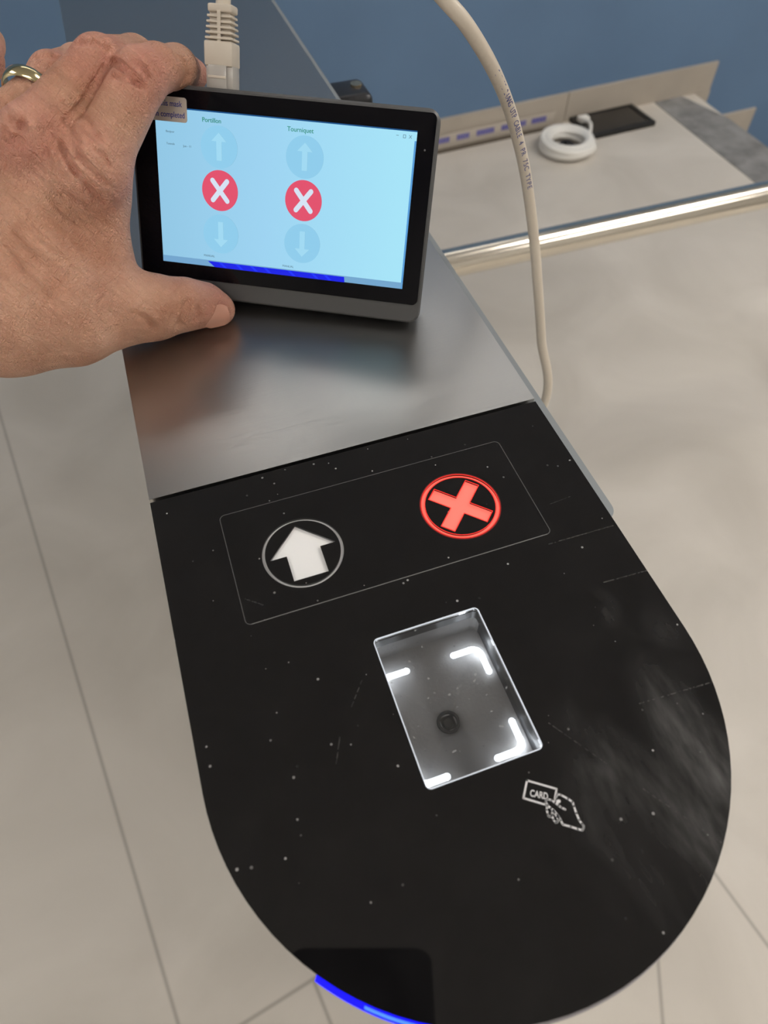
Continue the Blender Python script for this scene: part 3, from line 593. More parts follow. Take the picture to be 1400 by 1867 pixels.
# raised tendons / veins / skin folds: (from, to, radius mm, sign) in px, offset towards the viewer
allj = np.array([v[:3] for v in J.values()]); rad = max(v[3] for v in J.values())
HS = .00065
lo = allj.min(0) - rad - .004; hi = allj.max(0) + rad + .004
nx, ny, nz = [int(math.ceil((hi[i] - lo[i]) / HS)) + 1 for i in range(3)]
gx = (lo[0] + np.arange(nx) * HS).astype(np.float32); gy = (lo[1] + np.arange(ny) * HS).astype(np.float32); gz = (lo[2] + np.arange(nz) * HS).astype(np.float32)
def capsule(F, a, b, ra, rb, k, sub=False):
    a = np.array(a); b = np.array(b); mg = max(ra, rb) + k + .006
    mn = np.minimum(a, b) - mg; mxx = np.maximum(a, b) + mg
    i0 = [max(0, int((mn[i] - lo[i]) / HS)) for i in range(3)]; i1 = [min((nx, ny, nz)[i], int((mxx[i] - lo[i]) / HS) + 2) for i in range(3)]
    if any(i1[i] <= i0[i] for i in range(3)): return
    X = gx[i0[0]:i1[0], None, None]; Y = gy[None, i0[1]:i1[1], None]; Z = gz[None, None, i0[2]:i1[2]]
    d = (b - a).astype(np.float32); L2 = float(d @ d) + 1e-12
    t = ((X - a[0]) * d[0] + (Y - a[1]) * d[1] + (Z - a[2]) * d[2]) / L2; t = np.clip(t, 0, 1)
    q = np.sqrt((X - a[0] - t * d[0]) ** 2 + (Y - a[1] - t * d[1]) ** 2 + (Z - a[2] - t * d[2]) ** 2) - (ra + (rb - ra) * t)
    s = F[i0[0]:i1[0], i0[1]:i1[1], i0[2]:i1[2]]
    if sub:
        q = -q; h = np.clip(.5 - .5 * (s - q) / k, 0, 1); s[...] = s * (1 - h) + q * h + k * h * (1 - h)
    else:
        h = np.clip(.5 + .5 * (s - q) / k, 0, 1); s[...] = s * (1 - h) + q * h - k * h * (1 - h)
def smin(a, b, k):
    h = np.clip(.5 + .5 * (a - b) / k, 0, 1); return a * (1 - h) + b * h - k * h * (1 - h)
PALM = np.full((nx, ny, nz), .02, np.float32)
for a, b, k in CH: capsule(PALM, J[a][:3], J[b][:3], J[a][3], J[b][3], k)
F = PALM.copy()
for fg in FG:          # every finger blends softly with the palm but stays crisp against its neighbour
    G = np.full_like(F, .02)
    for a, b in fg: capsule(G, J[a][:3], J[b][:3], J[a][3], J[b][3], .003)
    F = smin(F, smin(PALM, G, .005), .0009)
del G, PALM
# knuckle pads, tendons, folds
ADD = [(-0.07705, 0.13375, 1.07609, -0.05276, 0.14571, 1.08848, 0.00758, 0.00600), (-0.06799, 0.13941, 1.08076, -0.04944, 0.14842, 1.09107, 0.00626, 0.00500)]
for x0, y0, z0, x1, y1, z1, r, k in ADD: capsule(F, (x0, y0, z0), (x1, y1, z1), r, r, k)
def surface_point(px, py):     # march from the viewer onto the skin
    return None
def sample(p):
    i = (np.asarray(p) - lo) / HS; j = i.astype(int)
    if (j < 0).any() or (j >= np.array([nx - 1, ny - 1, nz - 1])).any(): return .02
    return float(F[j[0], j[1], j[2]])
def onto(dirv):
    d = np.array(dirv); t = .2
    while t < .4:
        p = hcam + d * t; v = sample(p)
        if v < .0003: return p
        t += max(v * .6, .0003)
    return None
CREASE = [([(-0.00865, 0.94093, -0.33848), (-0.01113, 0.94039, -0.33991), (-0.01361, 0.93984, -0.34134), (-0.01609, 0.93928, -0.34276), (-0.01858, 0.93872, -0.34418), (-0.02107, 0.93814, -0.34561), (-0.02356, 0.93756, -0.34703), (-0.02658, 0.93660, -0.34939), (-0.02961, 0.93562, -0.35175), (-0.03264, 0.93463, -0.35412), (-0.03568, 0.93362, -0.35648), (-0.03873, 0.93259, -0.35884), (-0.04178, 0.93155, -0.36120), (-0.04394, 0.93071, -0.36310), (-0.04610, 0.92987, -0.36500), (-0.04827, 0.92901, -0.36690), (-0.05044, 0.92814, -0.36879), (-0.05262, 0.92726, -0.37069), (-0.05479, 0.92638, -0.37259), (-0.05799, 0.92548, -0.37433), (-0.06120, 0.92457, -0.37607), (-0.06440, 0.92364, -0.37781), (-0.06761, 0.92270, -0.37954), (-0.07082, 0.92175, -0.38127), (-0.07403, 0.92078, -0.38299), (-0.07518, 0.92033, -0.38385), (-0.07634, 0.91988, -0.38471), (-0.07749, 0.91942, -0.38556), (-0.07865, 0.91896, -0.38642), (-0.07980, 0.91850, -0.38728), (-0.08096, 0.91804, -0.38813), (-0.08099, 0.91753, -0.38933), (-0.08102, 0.91702, -0.39052), (-0.08105, 0.91651, -0.39172), (-0.08108, 0.91599, -0.39291), (-0.08111, 0.91548, -0.39411), (-0.08114, 0.91496, -0.39531), (-0.08046, 0.91418, -0.39723), (-0.07977, 0.91340, -0.39916), (-0.07909, 0.91262, -0.40109), (-0.07840, 0.91182, -0.40303), (-0.07771, 0.91102, -0.40497), (-0.07701, 0.91022, -0.40691)], 0.000975), ([(-0.04120, 0.94707, -0.31838), (-0.03903, 0.94709, -0.31858), (-0.03685, 0.94711, -0.31878), (-0.03468, 0.94713, -0.31898), (-0.03249, 0.94714, -0.31918), (-0.03031, 0.94714, -0.31937), (-0.02812, 0.94715, -0.31957), (-0.02663, 0.94696, -0.32024), (-0.02514, 0.94678, -0.32091), (-0.02364, 0.94659, -0.32158), (-0.02214, 0.94640, -0.32225), (-0.02064, 0.94620, -0.32292), (-0.01914, 0.94600, -0.32359), (-0.01758, 0.94568, -0.32462), (-0.01603, 0.94536, -0.32565), (-0.01447, 0.94502, -0.32668), (-0.01291, 0.94469, -0.32771), (-0.01134, 0.94435, -0.32875), (-0.00977, 0.94401, -0.32978)], 0.0009), ([(-0.02255, 0.94373, -0.32996), (-0.02029, 0.94308, -0.33194), (-0.01801, 0.94243, -0.33392), (-0.01573, 0.94176, -0.33591), (-0.01343, 0.94108, -0.33791), (-0.01113, 0.94039, -0.33991), (-0.00881, 0.93969, -0.34191), (-0.00602, 0.93927, -0.34311), (-0.00322, 0.93885, -0.34431), (-0.00041, 0.93841, -0.34552), (0.00241, 0.93797, -0.34672), (0.00524, 0.93751, -0.34792), (0.00808, 0.93704, -0.34912)], 0.00075), ([(-0.00771, 0.94030, -0.34027), (-0.00547, 0.93941, -0.34275), (-0.00321, 0.93851, -0.34523), (-0.00094, 0.93760, -0.34772), (0.00134, 0.93667, -0.35021), (0.00363, 0.93572, -0.35272), (0.00593, 0.93476, -0.35523), (0.00769, 0.93406, -0.35704), (0.00946, 0.93334, -0.35886), (0.01123, 0.93262, -0.36068), (0.01301, 0.93189, -0.36251), (0.01479, 0.93115, -0.36433), (0.01658, 0.93040, -0.36616)], 0.00105), ([(-0.01683, 0.93568, -0.35246), (-0.01393, 0.93547, -0.35314), (-0.01101, 0.93525, -0.35382), (-0.00810, 0.93502, -0.35450), (-0.00517, 0.93478, -0.35518), (-0.00224, 0.93454, -0.35586), (0.00070, 0.93428, -0.35653), (0.00294, 0.93368, -0.35809), (0.00519, 0.93307, -0.35964), (0.00745, 0.93246, -0.36120), (0.00971, 0.93183, -0.36276), (0.01198, 0.93119, -0.36433), (0.01426, 0.93055, -0.36589)], 0.00075), ([(0.01102, 0.94016, -0.34055), (0.01288, 0.93961, -0.34202), (0.01474, 0.93904, -0.34349), (0.01661, 0.93847, -0.34497), (0.01848, 0.93789, -0.34645), (0.02036, 0.93730, -0.34793), (0.02225, 0.93671, -0.34941), (0.02249, 0.93609, -0.35104), (0.02274, 0.93547, -0.35267), (0.02299, 0.93485, -0.35430), (0.02325, 0.93422, -0.35593), (0.02350, 0.93359, -0.35757), (0.02375, 0.93295, -0.35921)], 0.0006000000000000001), ([(0.06113, 0.93844, -0.33999), (0.06269, 0.93782, -0.34141), (0.06425, 0.93720, -0.34283), (0.06582, 0.93657, -0.34425), (0.06739, 0.93593, -0.34567), (0.06896, 0.93529, -0.34710), (0.07054, 0.93464, -0.34852), (0.07047, 0.93381, -0.35077), (0.07040, 0.93297, -0.35301), (0.07033, 0.93212, -0.35526), (0.07025, 0.93126, -0.35752), (0.07018, 0.93039, -0.35979), (0.07011, 0.92952, -0.36205), (0.06874, 0.92916, -0.36323), (0.06736, 0.92880, -0.36440), (0.06599, 0.92844, -0.36557), (0.06461, 0.92808, -0.36674), (0.06324, 0.92771, -0.36792), (0.06186, 0.92733, -0.36909)], 0.0006000000000000001), ([(-0.00181, 0.81256, -0.58287), (-0.00317, 0.81132, -0.58459), (-0.00453, 0.81007, -0.58631), (-0.00590, 0.80882, -0.58803), (-0.00726, 0.80756, -0.58974), (-0.00863, 0.80629, -0.59146), (-0.01000, 0.80502, -0.59317), (-0.01264, 0.80316, -0.59563), (-0.01528, 0.80129, -0.59808), (-0.01792, 0.79940, -0.60053), (-0.02056, 0.79750, -0.60297), (-0.02321, 0.79559, -0.60540), (-0.02586, 0.79366, -0.60782)], 0.00105), ([(0.00813, 0.80708, -0.59038), (0.00772, 0.80599, -0.59188), (0.00730, 0.80489, -0.59337), (0.00689, 0.80379, -0.59487), (0.00648, 0.80269, -0.59637), (0.00607, 0.80158, -0.59786), (0.00565, 0.80046, -0.59935), (0.00462, 0.79987, -0.60016), (0.00358, 0.79927, -0.60096), (0.00254, 0.79867, -0.60176), (0.00150, 0.79807, -0.60257), (0.00046, 0.79746, -0.60337), (-0.00058, 0.79686, -0.60416)], 0.00075), ([(-0.14095, 0.91773, -0.37136), (-0.14026, 0.91737, -0.37251), (-0.13956, 0.91701, -0.37366), (-0.13887, 0.91664, -0.37481), (-0.13817, 0.91628, -0.37596), (-0.13747, 0.91591, -0.37712), (-0.13676, 0.91553, -0.37828), (-0.13604, 0.91534, -0.37900), (-0.13532, 0.91515, -0.37972), (-0.13459, 0.91496, -0.38044), (-0.13387, 0.91476, -0.38117), (-0.13314, 0.91457, -0.38189), (-0.13241, 0.91437, -0.38262), (-0.13182, 0.91435, -0.38288), (-0.13124, 0.91432, -0.38313), (-0.13065, 0.91430, -0.38339), (-0.13007, 0.91427, -0.38365), (-0.12948, 0.91425, -0.38391), (-0.12889, 0.91422, -0.38416)], 0.0009), ([(-0.12780, 0.91938, -0.37204), (-0.12773, 0.91897, -0.37307), (-0.12766, 0.91856, -0.37411), (-0.12759, 0.91814, -0.37515), (-0.12752, 0.91773, -0.37618), (-0.12745, 0.91731, -0.37722), (-0.12738, 0.91689, -0.37826), (-0.12838, 0.91647, -0.37896), (-0.12938, 0.91604, -0.37965), (-0.13038, 0.91561, -0.38035), (-0.13138, 0.91517, -0.38105), (-0.13238, 0.91474, -0.38174), (-0.13338, 0.91430, -0.38244)], 0.00075), ([(-0.15258, 0.90685, -0.39285), (-0.15117, 0.90677, -0.39358), (-0.14976, 0.90669, -0.39432), (-0.14834, 0.90661, -0.39505), (-0.14691, 0.90652, -0.39578), (-0.14549, 0.90643, -0.39651), (-0.14406, 0.90634, -0.39724), (-0.14267, 0.90637, -0.39767), (-0.14128, 0.90640, -0.39810), (-0.13988, 0.90643, -0.39852), (-0.13848, 0.90646, -0.39895), (-0.13708, 0.90648, -0.39938), (-0.13568, 0.90650, -0.39980)], 0.00075), ([(-0.15060, 0.91301, -0.37913), (-0.15019, 0.91249, -0.38053), (-0.14978, 0.91198, -0.38192), (-0.14937, 0.91145, -0.38332), (-0.14896, 0.91093, -0.38473), (-0.14855, 0.91040, -0.38613), (-0.14814, 0.90987, -0.38754), (-0.14726, 0.90969, -0.38830), (-0.14639, 0.90950, -0.38907), (-0.14551, 0.90932, -0.38983), (-0.14463, 0.90913, -0.39060), (-0.14374, 0.90894, -0.39136), (-0.14286, 0.90875, -0.39213), (-0.14151, 0.90891, -0.39225), (-0.14017, 0.90907, -0.39236), (-0.13882, 0.90922, -0.39248), (-0.13746, 0.90938, -0.39260), (-0.13611, 0.90953, -0.39271), (-0.13476, 0.90969, -0.39282)], 0.0006000000000000001), ([(-0.09708, 0.91145, -0.39980), (-0.09693, 0.91086, -0.40118), (-0.09677, 0.91026, -0.40257), (-0.09662, 0.90966, -0.40396), (-0.09646, 0.90906, -0.40535), (-0.09631, 0.90845, -0.40674), (-0.09615, 0.90784, -0.40814), (-0.09549, 0.90683, -0.41054), (-0.09483, 0.90581, -0.41294), (-0.09417, 0.90477, -0.41535), (-0.09350, 0.90373, -0.41777), (-0.09283, 0.90267, -0.42020), (-0.09216, 0.90161, -0.42262), (-0.09159, 0.90060, -0.42488), (-0.09103, 0.89959, -0.42715), (-0.09046, 0.89856, -0.42942), (-0.08989, 0.89753, -0.43169), (-0.08932, 0.89649, -0.43397), (-0.08874, 0.89544, -0.43626)], 0.0009), ([(-0.08623, 0.91369, -0.39716), (-0.08568, 0.91278, -0.39937), (-0.08511, 0.91186, -0.40158), (-0.08455, 0.91093, -0.40380), (-0.08399, 0.91000, -0.40602), (-0.08342, 0.90905, -0.40825), (-0.08285, 0.90810, -0.41049), (-0.08233, 0.90706, -0.41287), (-0.08181, 0.90602, -0.41525), (-0.08129, 0.90497, -0.41765), (-0.08077, 0.90390, -0.42005), (-0.08024, 0.90283, -0.42245), (-0.07971, 0.90174, -0.42486)], 0.00075), ([(-0.06283, 0.92200, -0.38207), (-0.06160, 0.92107, -0.38450), (-0.06037, 0.92013, -0.38694), (-0.05914, 0.91918, -0.38938), (-0.05790, 0.91821, -0.39183), (-0.05665, 0.91724, -0.39429), (-0.05540, 0.91625, -0.39676), (-0.05438, 0.91539, -0.39889), (-0.05336, 0.91451, -0.40102), (-0.05233, 0.91363, -0.40316), (-0.05130, 0.91274, -0.40531), (-0.05026, 0.91184, -0.40746), (-0.04922, 0.91093, -0.40962)], 0.0006000000000000001), ([(-0.05676, 0.90684, -0.41764), (-0.05580, 0.90626, -0.41903), (-0.05484, 0.90567, -0.42043), (-0.05387, 0.90508, -0.42182), (-0.05290, 0.90448, -0.42322), (-0.05193, 0.90388, -0.42462), (-0.05096, 0.90328, -0.42602), (-0.05105, 0.90269, -0.42725), (-0.05114, 0.90210, -0.42848), (-0.05123, 0.90151, -0.42971), (-0.05132, 0.90092, -0.43095), (-0.05141, 0.90032, -0.43218), (-0.05150, 0.89972, -0.43342)], 0.0006000000000000001), ([(-0.10827, 0.91531, -0.38792), (-0.10882, 0.91434, -0.39006), (-0.10936, 0.91336, -0.39220), (-0.10990, 0.91237, -0.39435), (-0.11045, 0.91137, -0.39649), (-0.11099, 0.91036, -0.39864), (-0.11154, 0.90935, -0.40080), (-0.11214, 0.90826, -0.40310), (-0.11275, 0.90716, -0.40540), (-0.11336, 0.90605, -0.40770), (-0.11397, 0.90493, -0.41001), (-0.11458, 0.90380, -0.41233), (-0.11519, 0.90266, -0.41464)], 0.00045), ([(-0.09996, 0.91601, -0.38850), (-0.10060, 0.91510, -0.39047), (-0.10124, 0.91418, -0.39245), (-0.10189, 0.91326, -0.39444), (-0.10253, 0.91233, -0.39642), (-0.10318, 0.91139, -0.39841), (-0.10382, 0.91044, -0.40040), (-0.10392, 0.90937, -0.40280), (-0.10401, 0.90829, -0.40520), (-0.10410, 0.90720, -0.40761), (-0.10419, 0.90611, -0.41002), (-0.10429, 0.90500, -0.41243), (-0.10438, 0.90388, -0.41486)], 0.00045), ([(-0.09403, 0.94118, -0.32457), (-0.09163, 0.94144, -0.32450), (-0.08923, 0.94169, -0.32444), (-0.08683, 0.94194, -0.32437), (-0.08442, 0.94218, -0.32430), (-0.08200, 0.94242, -0.32422), (-0.07959, 0.94265, -0.32415), (-0.07749, 0.94258, -0.32486), (-0.07539, 0.94251, -0.32558), (-0.07329, 0.94242, -0.32629), (-0.07117, 0.94234, -0.32701), (-0.06906, 0.94225, -0.32772), (-0.06694, 0.94215, -0.32844)], 0.0006000000000000001), ([(-0.09651, 0.90929, -0.40482), (-0.09604, 0.90811, -0.40756), (-0.09557, 0.90693, -0.41031), (-0.09510, 0.90573, -0.41306), (-0.09462, 0.90451, -0.41582), (-0.09414, 0.90328, -0.41859), (-0.09366, 0.90204, -0.42136), (-0.09180, 0.90018, -0.42574), (-0.08993, 0.89827, -0.43014), (-0.08804, 0.89633, -0.43457), (-0.08614, 0.89435, -0.43901), (-0.08422, 0.89233, -0.44346), (-0.08228, 0.89027, -0.44794), (-0.08047, 0.88852, -0.45172), (-0.07864, 0.88675, -0.45551), (-0.07679, 0.88495, -0.45932), (-0.07494, 0.88311, -0.46314), (-0.07307, 0.88125, -0.46697), (-0.07119, 0.87936, -0.47081)], 0.00075), ([(-0.08461, 0.91043, -0.40492), (-0.08299, 0.90881, -0.40886), (-0.08136, 0.90717, -0.41282), (-0.07972, 0.90550, -0.41679), (-0.07807, 0.90380, -0.42078), (-0.07640, 0.90206, -0.42479), (-0.07472, 0.90030, -0.42881), (-0.07214, 0.89867, -0.43266), (-0.06954, 0.89700, -0.43653), (-0.06692, 0.89530, -0.44041), (-0.06428, 0.89357, -0.44431), (-0.06162, 0.89180, -0.44822), (-0.05894, 0.89000, -0.45214)], 0.0006000000000000001), ([(-0.12784, 0.88320, -0.45123), (-0.12567, 0.88170, -0.45477), (-0.12349, 0.88017, -0.45832), (-0.12130, 0.87861, -0.46188), (-0.11909, 0.87703, -0.46545), (-0.11686, 0.87542, -0.46903), (-0.11462, 0.87378, -0.47262), (-0.11197, 0.87269, -0.47527), (-0.10931, 0.87158, -0.47792), (-0.10663, 0.87045, -0.48057), (-0.10394, 0.86930, -0.48323), (-0.10123, 0.86813, -0.48590), (-0.09851, 0.86695, -0.48857)], 0.0006000000000000001), ([(-0.14432, 0.87828, -0.45584), (-0.14164, 0.87609, -0.46088), (-0.13894, 0.87384, -0.46595), (-0.13620, 0.87154, -0.47104), (-0.13344, 0.86918, -0.47615), (-0.13065, 0.86677, -0.48129), (-0.12783, 0.86431, -0.48644), (-0.12458, 0.86240, -0.49066), (-0.12131, 0.86044, -0.49489), (-0.11801, 0.85845, -0.49914), (-0.11469, 0.85641, -0.50340), (-0.11134, 0.85433, -0.50767), (-0.10796, 0.85220, -0.51195)], 0.0006000000000000001), ([(-0.16231, 0.87085, -0.46398), (-0.15947, 0.86844, -0.46945), (-0.15660, 0.86597, -0.47494), (-0.15370, 0.86344, -0.48046), (-0.15077, 0.86085, -0.48600), (-0.14780, 0.85820, -0.49157), (-0.14481, 0.85549, -0.49717), (-0.14151, 0.85312, -0.50215), (-0.13818, 0.85071, -0.50715), (-0.13481, 0.84824, -0.51217), (-0.13142, 0.84571, -0.51720), (-0.12799, 0.84313, -0.52225), (-0.12453, 0.84049, -0.52732)], 0.0006000000000000001), ([(-0.18099, 0.86186, -0.47375), (-0.17882, 0.85955, -0.47875), (-0.17663, 0.85718, -0.48378), (-0.17441, 0.85477, -0.48882), (-0.17216, 0.85231, -0.49389), (-0.16990, 0.84980, -0.49897), (-0.16761, 0.84724, -0.50408), (-0.16455, 0.84466, -0.50939), (-0.16146, 0.84201, -0.51473), (-0.15834, 0.83931, -0.52008), (-0.15518, 0.83655, -0.52546), (-0.15200, 0.83372, -0.53085), (-0.14878, 0.83084, -0.53626)], 0.0006000000000000001), ([(-0.19531, 0.85277, -0.48439), (-0.19354, 0.85036, -0.48932), (-0.19175, 0.84789, -0.49428), (-0.18994, 0.84539, -0.49925), (-0.18811, 0.84283, -0.50423), (-0.18626, 0.84023, -0.50924), (-0.18439, 0.83758, -0.51427), (-0.18153, 0.83470, -0.51992), (-0.17864, 0.83177, -0.52559), (-0.17572, 0.82877, -0.53129), (-0.17276, 0.82570, -0.53700), (-0.16977, 0.82256, -0.54274), (-0.16675, 0.81936, -0.54849)], 0.0006000000000000001), ([(-0.11280, 0.88575, -0.45025), (-0.10918, 0.88460, -0.45338), (-0.10554, 0.88343, -0.45652), (-0.10187, 0.88223, -0.45967), (-0.09818, 0.88099, -0.46283), (-0.09447, 0.87973, -0.46599), (-0.09073, 0.87844, -0.46916), (-0.08800, 0.87675, -0.47283), (-0.08525, 0.87502, -0.47652), (-0.08249, 0.87327, -0.48021), (-0.07970, 0.87148, -0.48391), (-0.07690, 0.86966, -0.48763), (-0.07408, 0.86781, -0.49135)], 0.00045), ([(-0.07698, 0.81095, -0.58003), (-0.07451, 0.80997, -0.58172), (-0.07202, 0.80897, -0.58341), (-0.06953, 0.80797, -0.58511), (-0.06703, 0.80696, -0.58680), (-0.06453, 0.80593, -0.58848), (-0.06201, 0.80489, -0.59017), (-0.06067, 0.80337, -0.59239), (-0.05933, 0.80183, -0.59460), (-0.05798, 0.80028, -0.59682), (-0.05663, 0.79872, -0.59903), (-0.05528, 0.79715, -0.60125), (-0.05392, 0.79557, -0.60346)], 0.0006000000000000001)]            # polylines of unit view rays, depth radius
for rays, r in CREASE:
    P_ = [onto(q) for q in rays]; P_ = [p for p in P_ if p is not None]
    FF = F
    for a, b in zip(P_, P_[1:]):
        if np.linalg.norm(a - b) < .02: capsule(F, a, b, r, r, .0016, True)
# surface nets
def surface_nets(F):
    S_ = F < 0
    c = np.zeros(np.array(F.shape) - 1, np.uint8)
    for dx in (0, 1):
        for dy in (0, 1):
            for dz in (0, 1): c += S_[dx:nx - 1 + dx, dy:ny - 1 + dy, dz:nz - 1 + dz]
    act = (c > 0) & (c < 8); idx = np.full(act.shape, -1, np.int64); ijk = np.argwhere(act); idx[act] = np.arange(len(ijk))
    acc = np.zeros((len(ijk), 3)); cnt = np.zeros(len(ijk))
    cor = [(a, b, e) for a in (0, 1) for b in (0, 1) for e in (0, 1)]
    for ca_ in cor:
        for ax in range(3):
            if ca_[ax]: continue
            cb_ = list(ca_); cb_[ax] = 1
            fa = F[ijk[:, 0] + ca_[0], ijk[:, 1] + ca_[1], ijk[:, 2] + ca_[2]]; fb = F[ijk[:, 0] + cb_[0], ijk[:, 1] + cb_[1], ijk[:, 2] + cb_[2]]
            m = (fa < 0) != (fb < 0); t = np.where(m, fa / np.where(m, fa - fb, 1), 0)
            p = np.tile(np.array(ca_, float), (len(ijk), 1)); p[:, ax] += t
            acc[m] += p[m]; cnt[m] += 1
    V = (ijk + acc / cnt[:, None]) * HS + lo; Q = []
    for ax in range(3):
        b_, c_ = [(1, 2), (2, 0), (0, 1)][ax]
        sl = [slice(1, -1)] * 3; A1 = [slice(1, -1)] * 3; A1[ax] = slice(0, -1); A2 = [slice(1, -1)] * 3; A2[ax] = slice(1, None)
        s0 = S_[tuple(A1)]; s1 = S_[tuple(A2)]; e = np.argwhere(s0 != s1)
        base = e.copy(); off = [1, 1, 1]; off[ax] = 0; base = e + off
        flip = s0[tuple(e.T)]
        def at(db, dc):
            q = base.copy(); q[:, b_] -= db; q[:, c_] -= dc; return idx[q[:, 0], q[:, 1], q[:, 2]]
        q = np.stack([at(0, 0), at(1, 0), at(1, 1), at(0, 1)], 1); q[~flip] = q[~flip][:, ::-1]; Q.append(q)
    Q = np.concatenate(Q); Q = Q[(Q >= 0).all(1)]; return V, Q
V, Q = surface_nets(F)
me = bpy.data.meshes.new('hand'); me.vertices.add(len(V)); me.vertices.foreach_set('co', V.astype(np.float32).ravel())
me.loops.add(len(Q) * 4); me.loops.foreach_set('vertex_index', Q.astype(np.int32).ravel()); me.polygons.add(len(Q)); me.polygons.foreach_set('loop_start', np.arange(0, len(Q) * 4, 4, dtype=np.int32)); me.update(calc_edges=True); me.validate()

def skin():
    m = bpy.data.materials.new('skin'); m.use_nodes = True; N, L = nodes(m); b = N['Principled BSDF']; tc = N.new('ShaderNodeTexCoord'); P = tc.outputs['Object']
    def noise(sc, det=3, mp=None, dist=0, rough=.5):
        n = N.new('ShaderNodeTexNoise'); n.inputs['Scale'].default_value = sc; n.inputs['Detail'].default_value = det; n.inputs['Distortion'].default_value = dist; n.inputs['Roughness'].default_value = rough
        if mp:
            q = N.new('ShaderNodeMapping'); q.vector_type = 'TEXTURE'; q.inputs['Rotation'].default_value = mp[0]; q.inputs['Scale'].default_value = mp[1]; L.new(P, q.inputs[0]); L.new(q.outputs[0], n.inputs[0])
        else: L.new(P, n.inputs[0])
        return n.outputs[0]
    def M(op, a, c=0):
        q = N.new('ShaderNodeMath'); q.operation = op
        for i, v in enumerate((a, c)):
            if isinstance(v, (int, float)): q.inputs[i].default_value = v
            else: L.new(v, q.inputs[i])
        return q.outputs[0]
    def near(p, r0, r1):
        v = N.new('ShaderNodeVectorMath'); v.operation = 'DISTANCE'; v.inputs[1].default_value = p; L.new(P, v.inputs[0])
        q = N.new('ShaderNodeMapRange'); q.inputs[1].default_value = r0; q.inputs[2].default_value = r1; q.inputs[3].default_value = 1; q.inputs[4].default_value = 0; L.new(v.outputs['Value'], q.inputs[0]); return q.outputs[0]
    r = N.new('ShaderNodeValToRGB'); e = r.color_ramp.elements; e[0].position = .3; e[0].color = (.68, .325, .205, 1); e[1].position = .72; e[1].color = (.90, .52, .36, 1)
    L.new(noise(55, 5), r.inputs[0])
    # redder over knuckles and fingertips
    red = None
    for nm, a, c in (('mM', .008, .022), ('iP', .006, .02), ('mP', .005, .02), ('tE', .003, .02), ('iT', .004, .018), ('rP', .005, .015), ('iM', .006, .02), ('pP', 0, .03)):
        k = near(tuple(J[nm][:3]), a, c); red = k if red is None else M('MAXIMUM', red, k)
    mx = N.new('ShaderNodeMix'); mx.data_type = 'RGBA'; L.new(M('MULTIPLY', red, M('ADD', .15, M('MULTIPLY', noise(90, 3), 1.1))), mx.inputs[0]); L.new(r.outputs[0], mx.inputs[6]); mx.inputs[7].default_value = (.80, .32, .25, 1)
    L.new(mx.outputs[2], b.inputs['Base Color'])
    b.inputs['Roughness'].default_value = .5; b.inputs['Subsurface Weight'].default_value = .12; b.inputs['Subsurface Radius'].default_value = (.004, .0015, .0008); b.inputs['Subsurface Scale'].default_value = 1.0
    # wrinkles: long folds across the back of the hand + fine cell pattern
    w1 = noise(1, 5, ((0.4931, 0.3929, -0.9426), (.022, .0024, .006)), 1.2, .6)
    w2 = noise(1, 3, ((-0.3153, 0.5435, -2.4571), (.010, .0012, .004)), .8)
    vo = N.new('ShaderNodeTexVoronoi'); vo.feature = 'DISTANCE_TO_EDGE'; vo.inputs['Scale'].default_value = 900
    wv = N.new('ShaderNodeVectorMath'); wv.operation = 'ADD'; nn = N.new('ShaderNodeTexNoise'); nn.inputs['Scale'].default_value = 300; L.new(P, nn.inputs[0]); sc = N.new('ShaderNodeVectorMath'); sc.operation = 'SCALE'; sc.inputs[3].default_value = .0012; L.new(nn.outputs[1], sc.inputs[0]); L.new(P, wv.inputs[0]); L.new(sc.outputs[0], wv.inputs[1]); L.new(wv.outputs[0], vo.inputs[0])
    def fold(x, k): return M('MINIMUM', M('MULTIPLY', M('ABSOLUTE', M('SUBTRACT', x, .5)), k), 1)
    w3 = noise(1, 2, ((0.3998, 0.4877, -1.1607), (.014, .0016, .004)), .6)
    h = M('ADD', M('ADD', M('MULTIPLY', fold(w1, 4.5), .55), M('MULTIPLY', fold(w3, 4.5), .3)), M('ADD', M('MULTIPLY', fold(w2, 5), .3), M('MULTIPLY', M('MINIMUM', M('MULTIPLY', vo.outputs[0], 4), 1), .22)))
    u = N.new('ShaderNodeBump'); u.inputs['Strength'].default_value = 1.0; u.inputs['Distance'].default_value = .002; L.new(h, u.inputs['Height']); L.new(u.outputs[0], b.inputs['Normal'])
    return m
hand = link('hand', me, skin(), None, True)
tag(hand, "bare left hand of a person gripping the tablet between thumb and index finger", 'person')
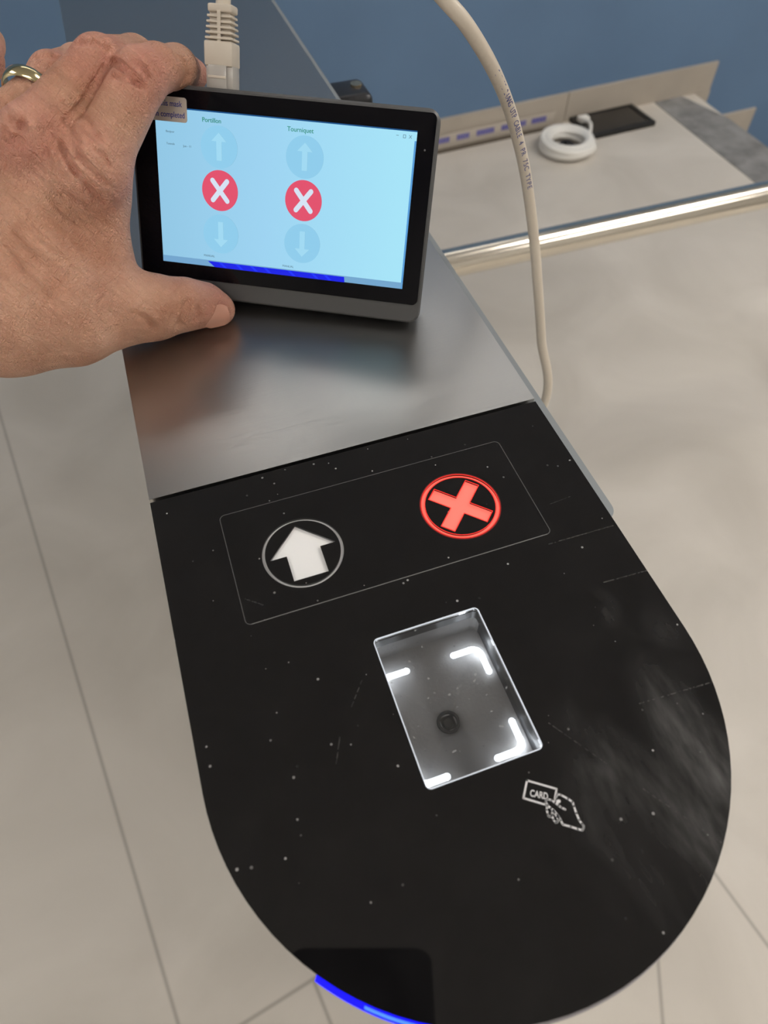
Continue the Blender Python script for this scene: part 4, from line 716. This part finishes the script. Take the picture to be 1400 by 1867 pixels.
# thumbnail
def nail(rays, r):
    pass
TN = ((-0.03768, 0.08773, 1.01061), (0.99769, 0.05767, -0.03593), (-0.02296, -0.21153, -0.97710), (0.06395, -0.97567, 0.20972))
c_, ax_, sd_, up_ = [Vector(v) for v in TN]
bm = bmesh.new(); g = []
for i in range(13):
    row = []
    for j in range(11):
        a = -1 + 2 * i / 12; s = -1 + 2 * j / 10; wdt = .0052 * (1 - .35 * max(0, abs(a) - .55) / .45 * abs(a))
        p = c_ + ax_ * (.0062 * a) + sd_ * (wdt * s) + up_ * (.0016 * (1 - s * s) - .0004 * a * a)
        row.append(bm.verts.new(p))
    g.append(row)
for i in range(12):
    for j in range(10): bm.faces.new((g[i][j], g[i + 1][j], g[i + 1][j + 1], g[i][j + 1]))
bmesh.ops.solidify(bm, geom=bm.faces[:], thickness=.0005)
o = link('thumbnail', fin(bm, 'n'), mat('nail', (.86, .50, .37), .3), hand, True, 60); tag(o, 'pale glossy thumbnail')
# ring on the ring finger
rA = np.array(J['rM'][:3]); rB = np.array(J['rR'][:3]); rP = np.array(J['rP'][:3])
rc = Vector((-0.08565, 0.15398, 1.08661)); ax = Vector((0.41292, 0.86882, 0.27323))
s_ = ax.cross(Vector((0, 0, 1))).normalized(); t_ = ax.cross(s_).normalized(); Rr = .0091
bm = bmesh.new(); rings = []
prof = [(-1, .0), (-.8, .8), (-.35, 1.25), (0, 1.3), (.35, 1.25), (.8, .8), (1, 0), (.7, -.35), (0, -.45), (-.7, -.35)]
for k in range(72):
    a = 2 * PI * k / 72; n_ = s_ * math.cos(a) + t_ * math.sin(a)
    rings.append([bm.verts.new(rc + n_ * (Rr + q * .0009) + ax * (p * .0030)) for p, q in prof])
for k in range(72):
    A_, B_ = rings[k], rings[(k + 1) % 72]
    for i in range(len(prof)): j = (i + 1) % len(prof); bm.faces.new((A_[i], A_[j], B_[j], B_[i]))
o = link('ring', fin(bm, 'ring'), mat('pale_gold', (.70, .60, .36), .16, metal=1), None, True, 60)
tag(o, 'polished pale gold ring worn on the ring finger of the hand', 'ring')

# ---------------------------------------------------------------- the phone that takes the picture, seen reflected in the black panel
mc = co.matrix_world
ph = empty('smartphone', mw=mc @ Matrix.Translation((0, 0, .004)), label='black smartphone held over the turnstile, seen only as a dark reflection', cat='phone')
M_ph = mat('black_phone', (.006, .006, .007), .3)
prism('phone_body', rrect(-.055, .023, -.13, .032, .009), .0, .009, M_ph, ph)
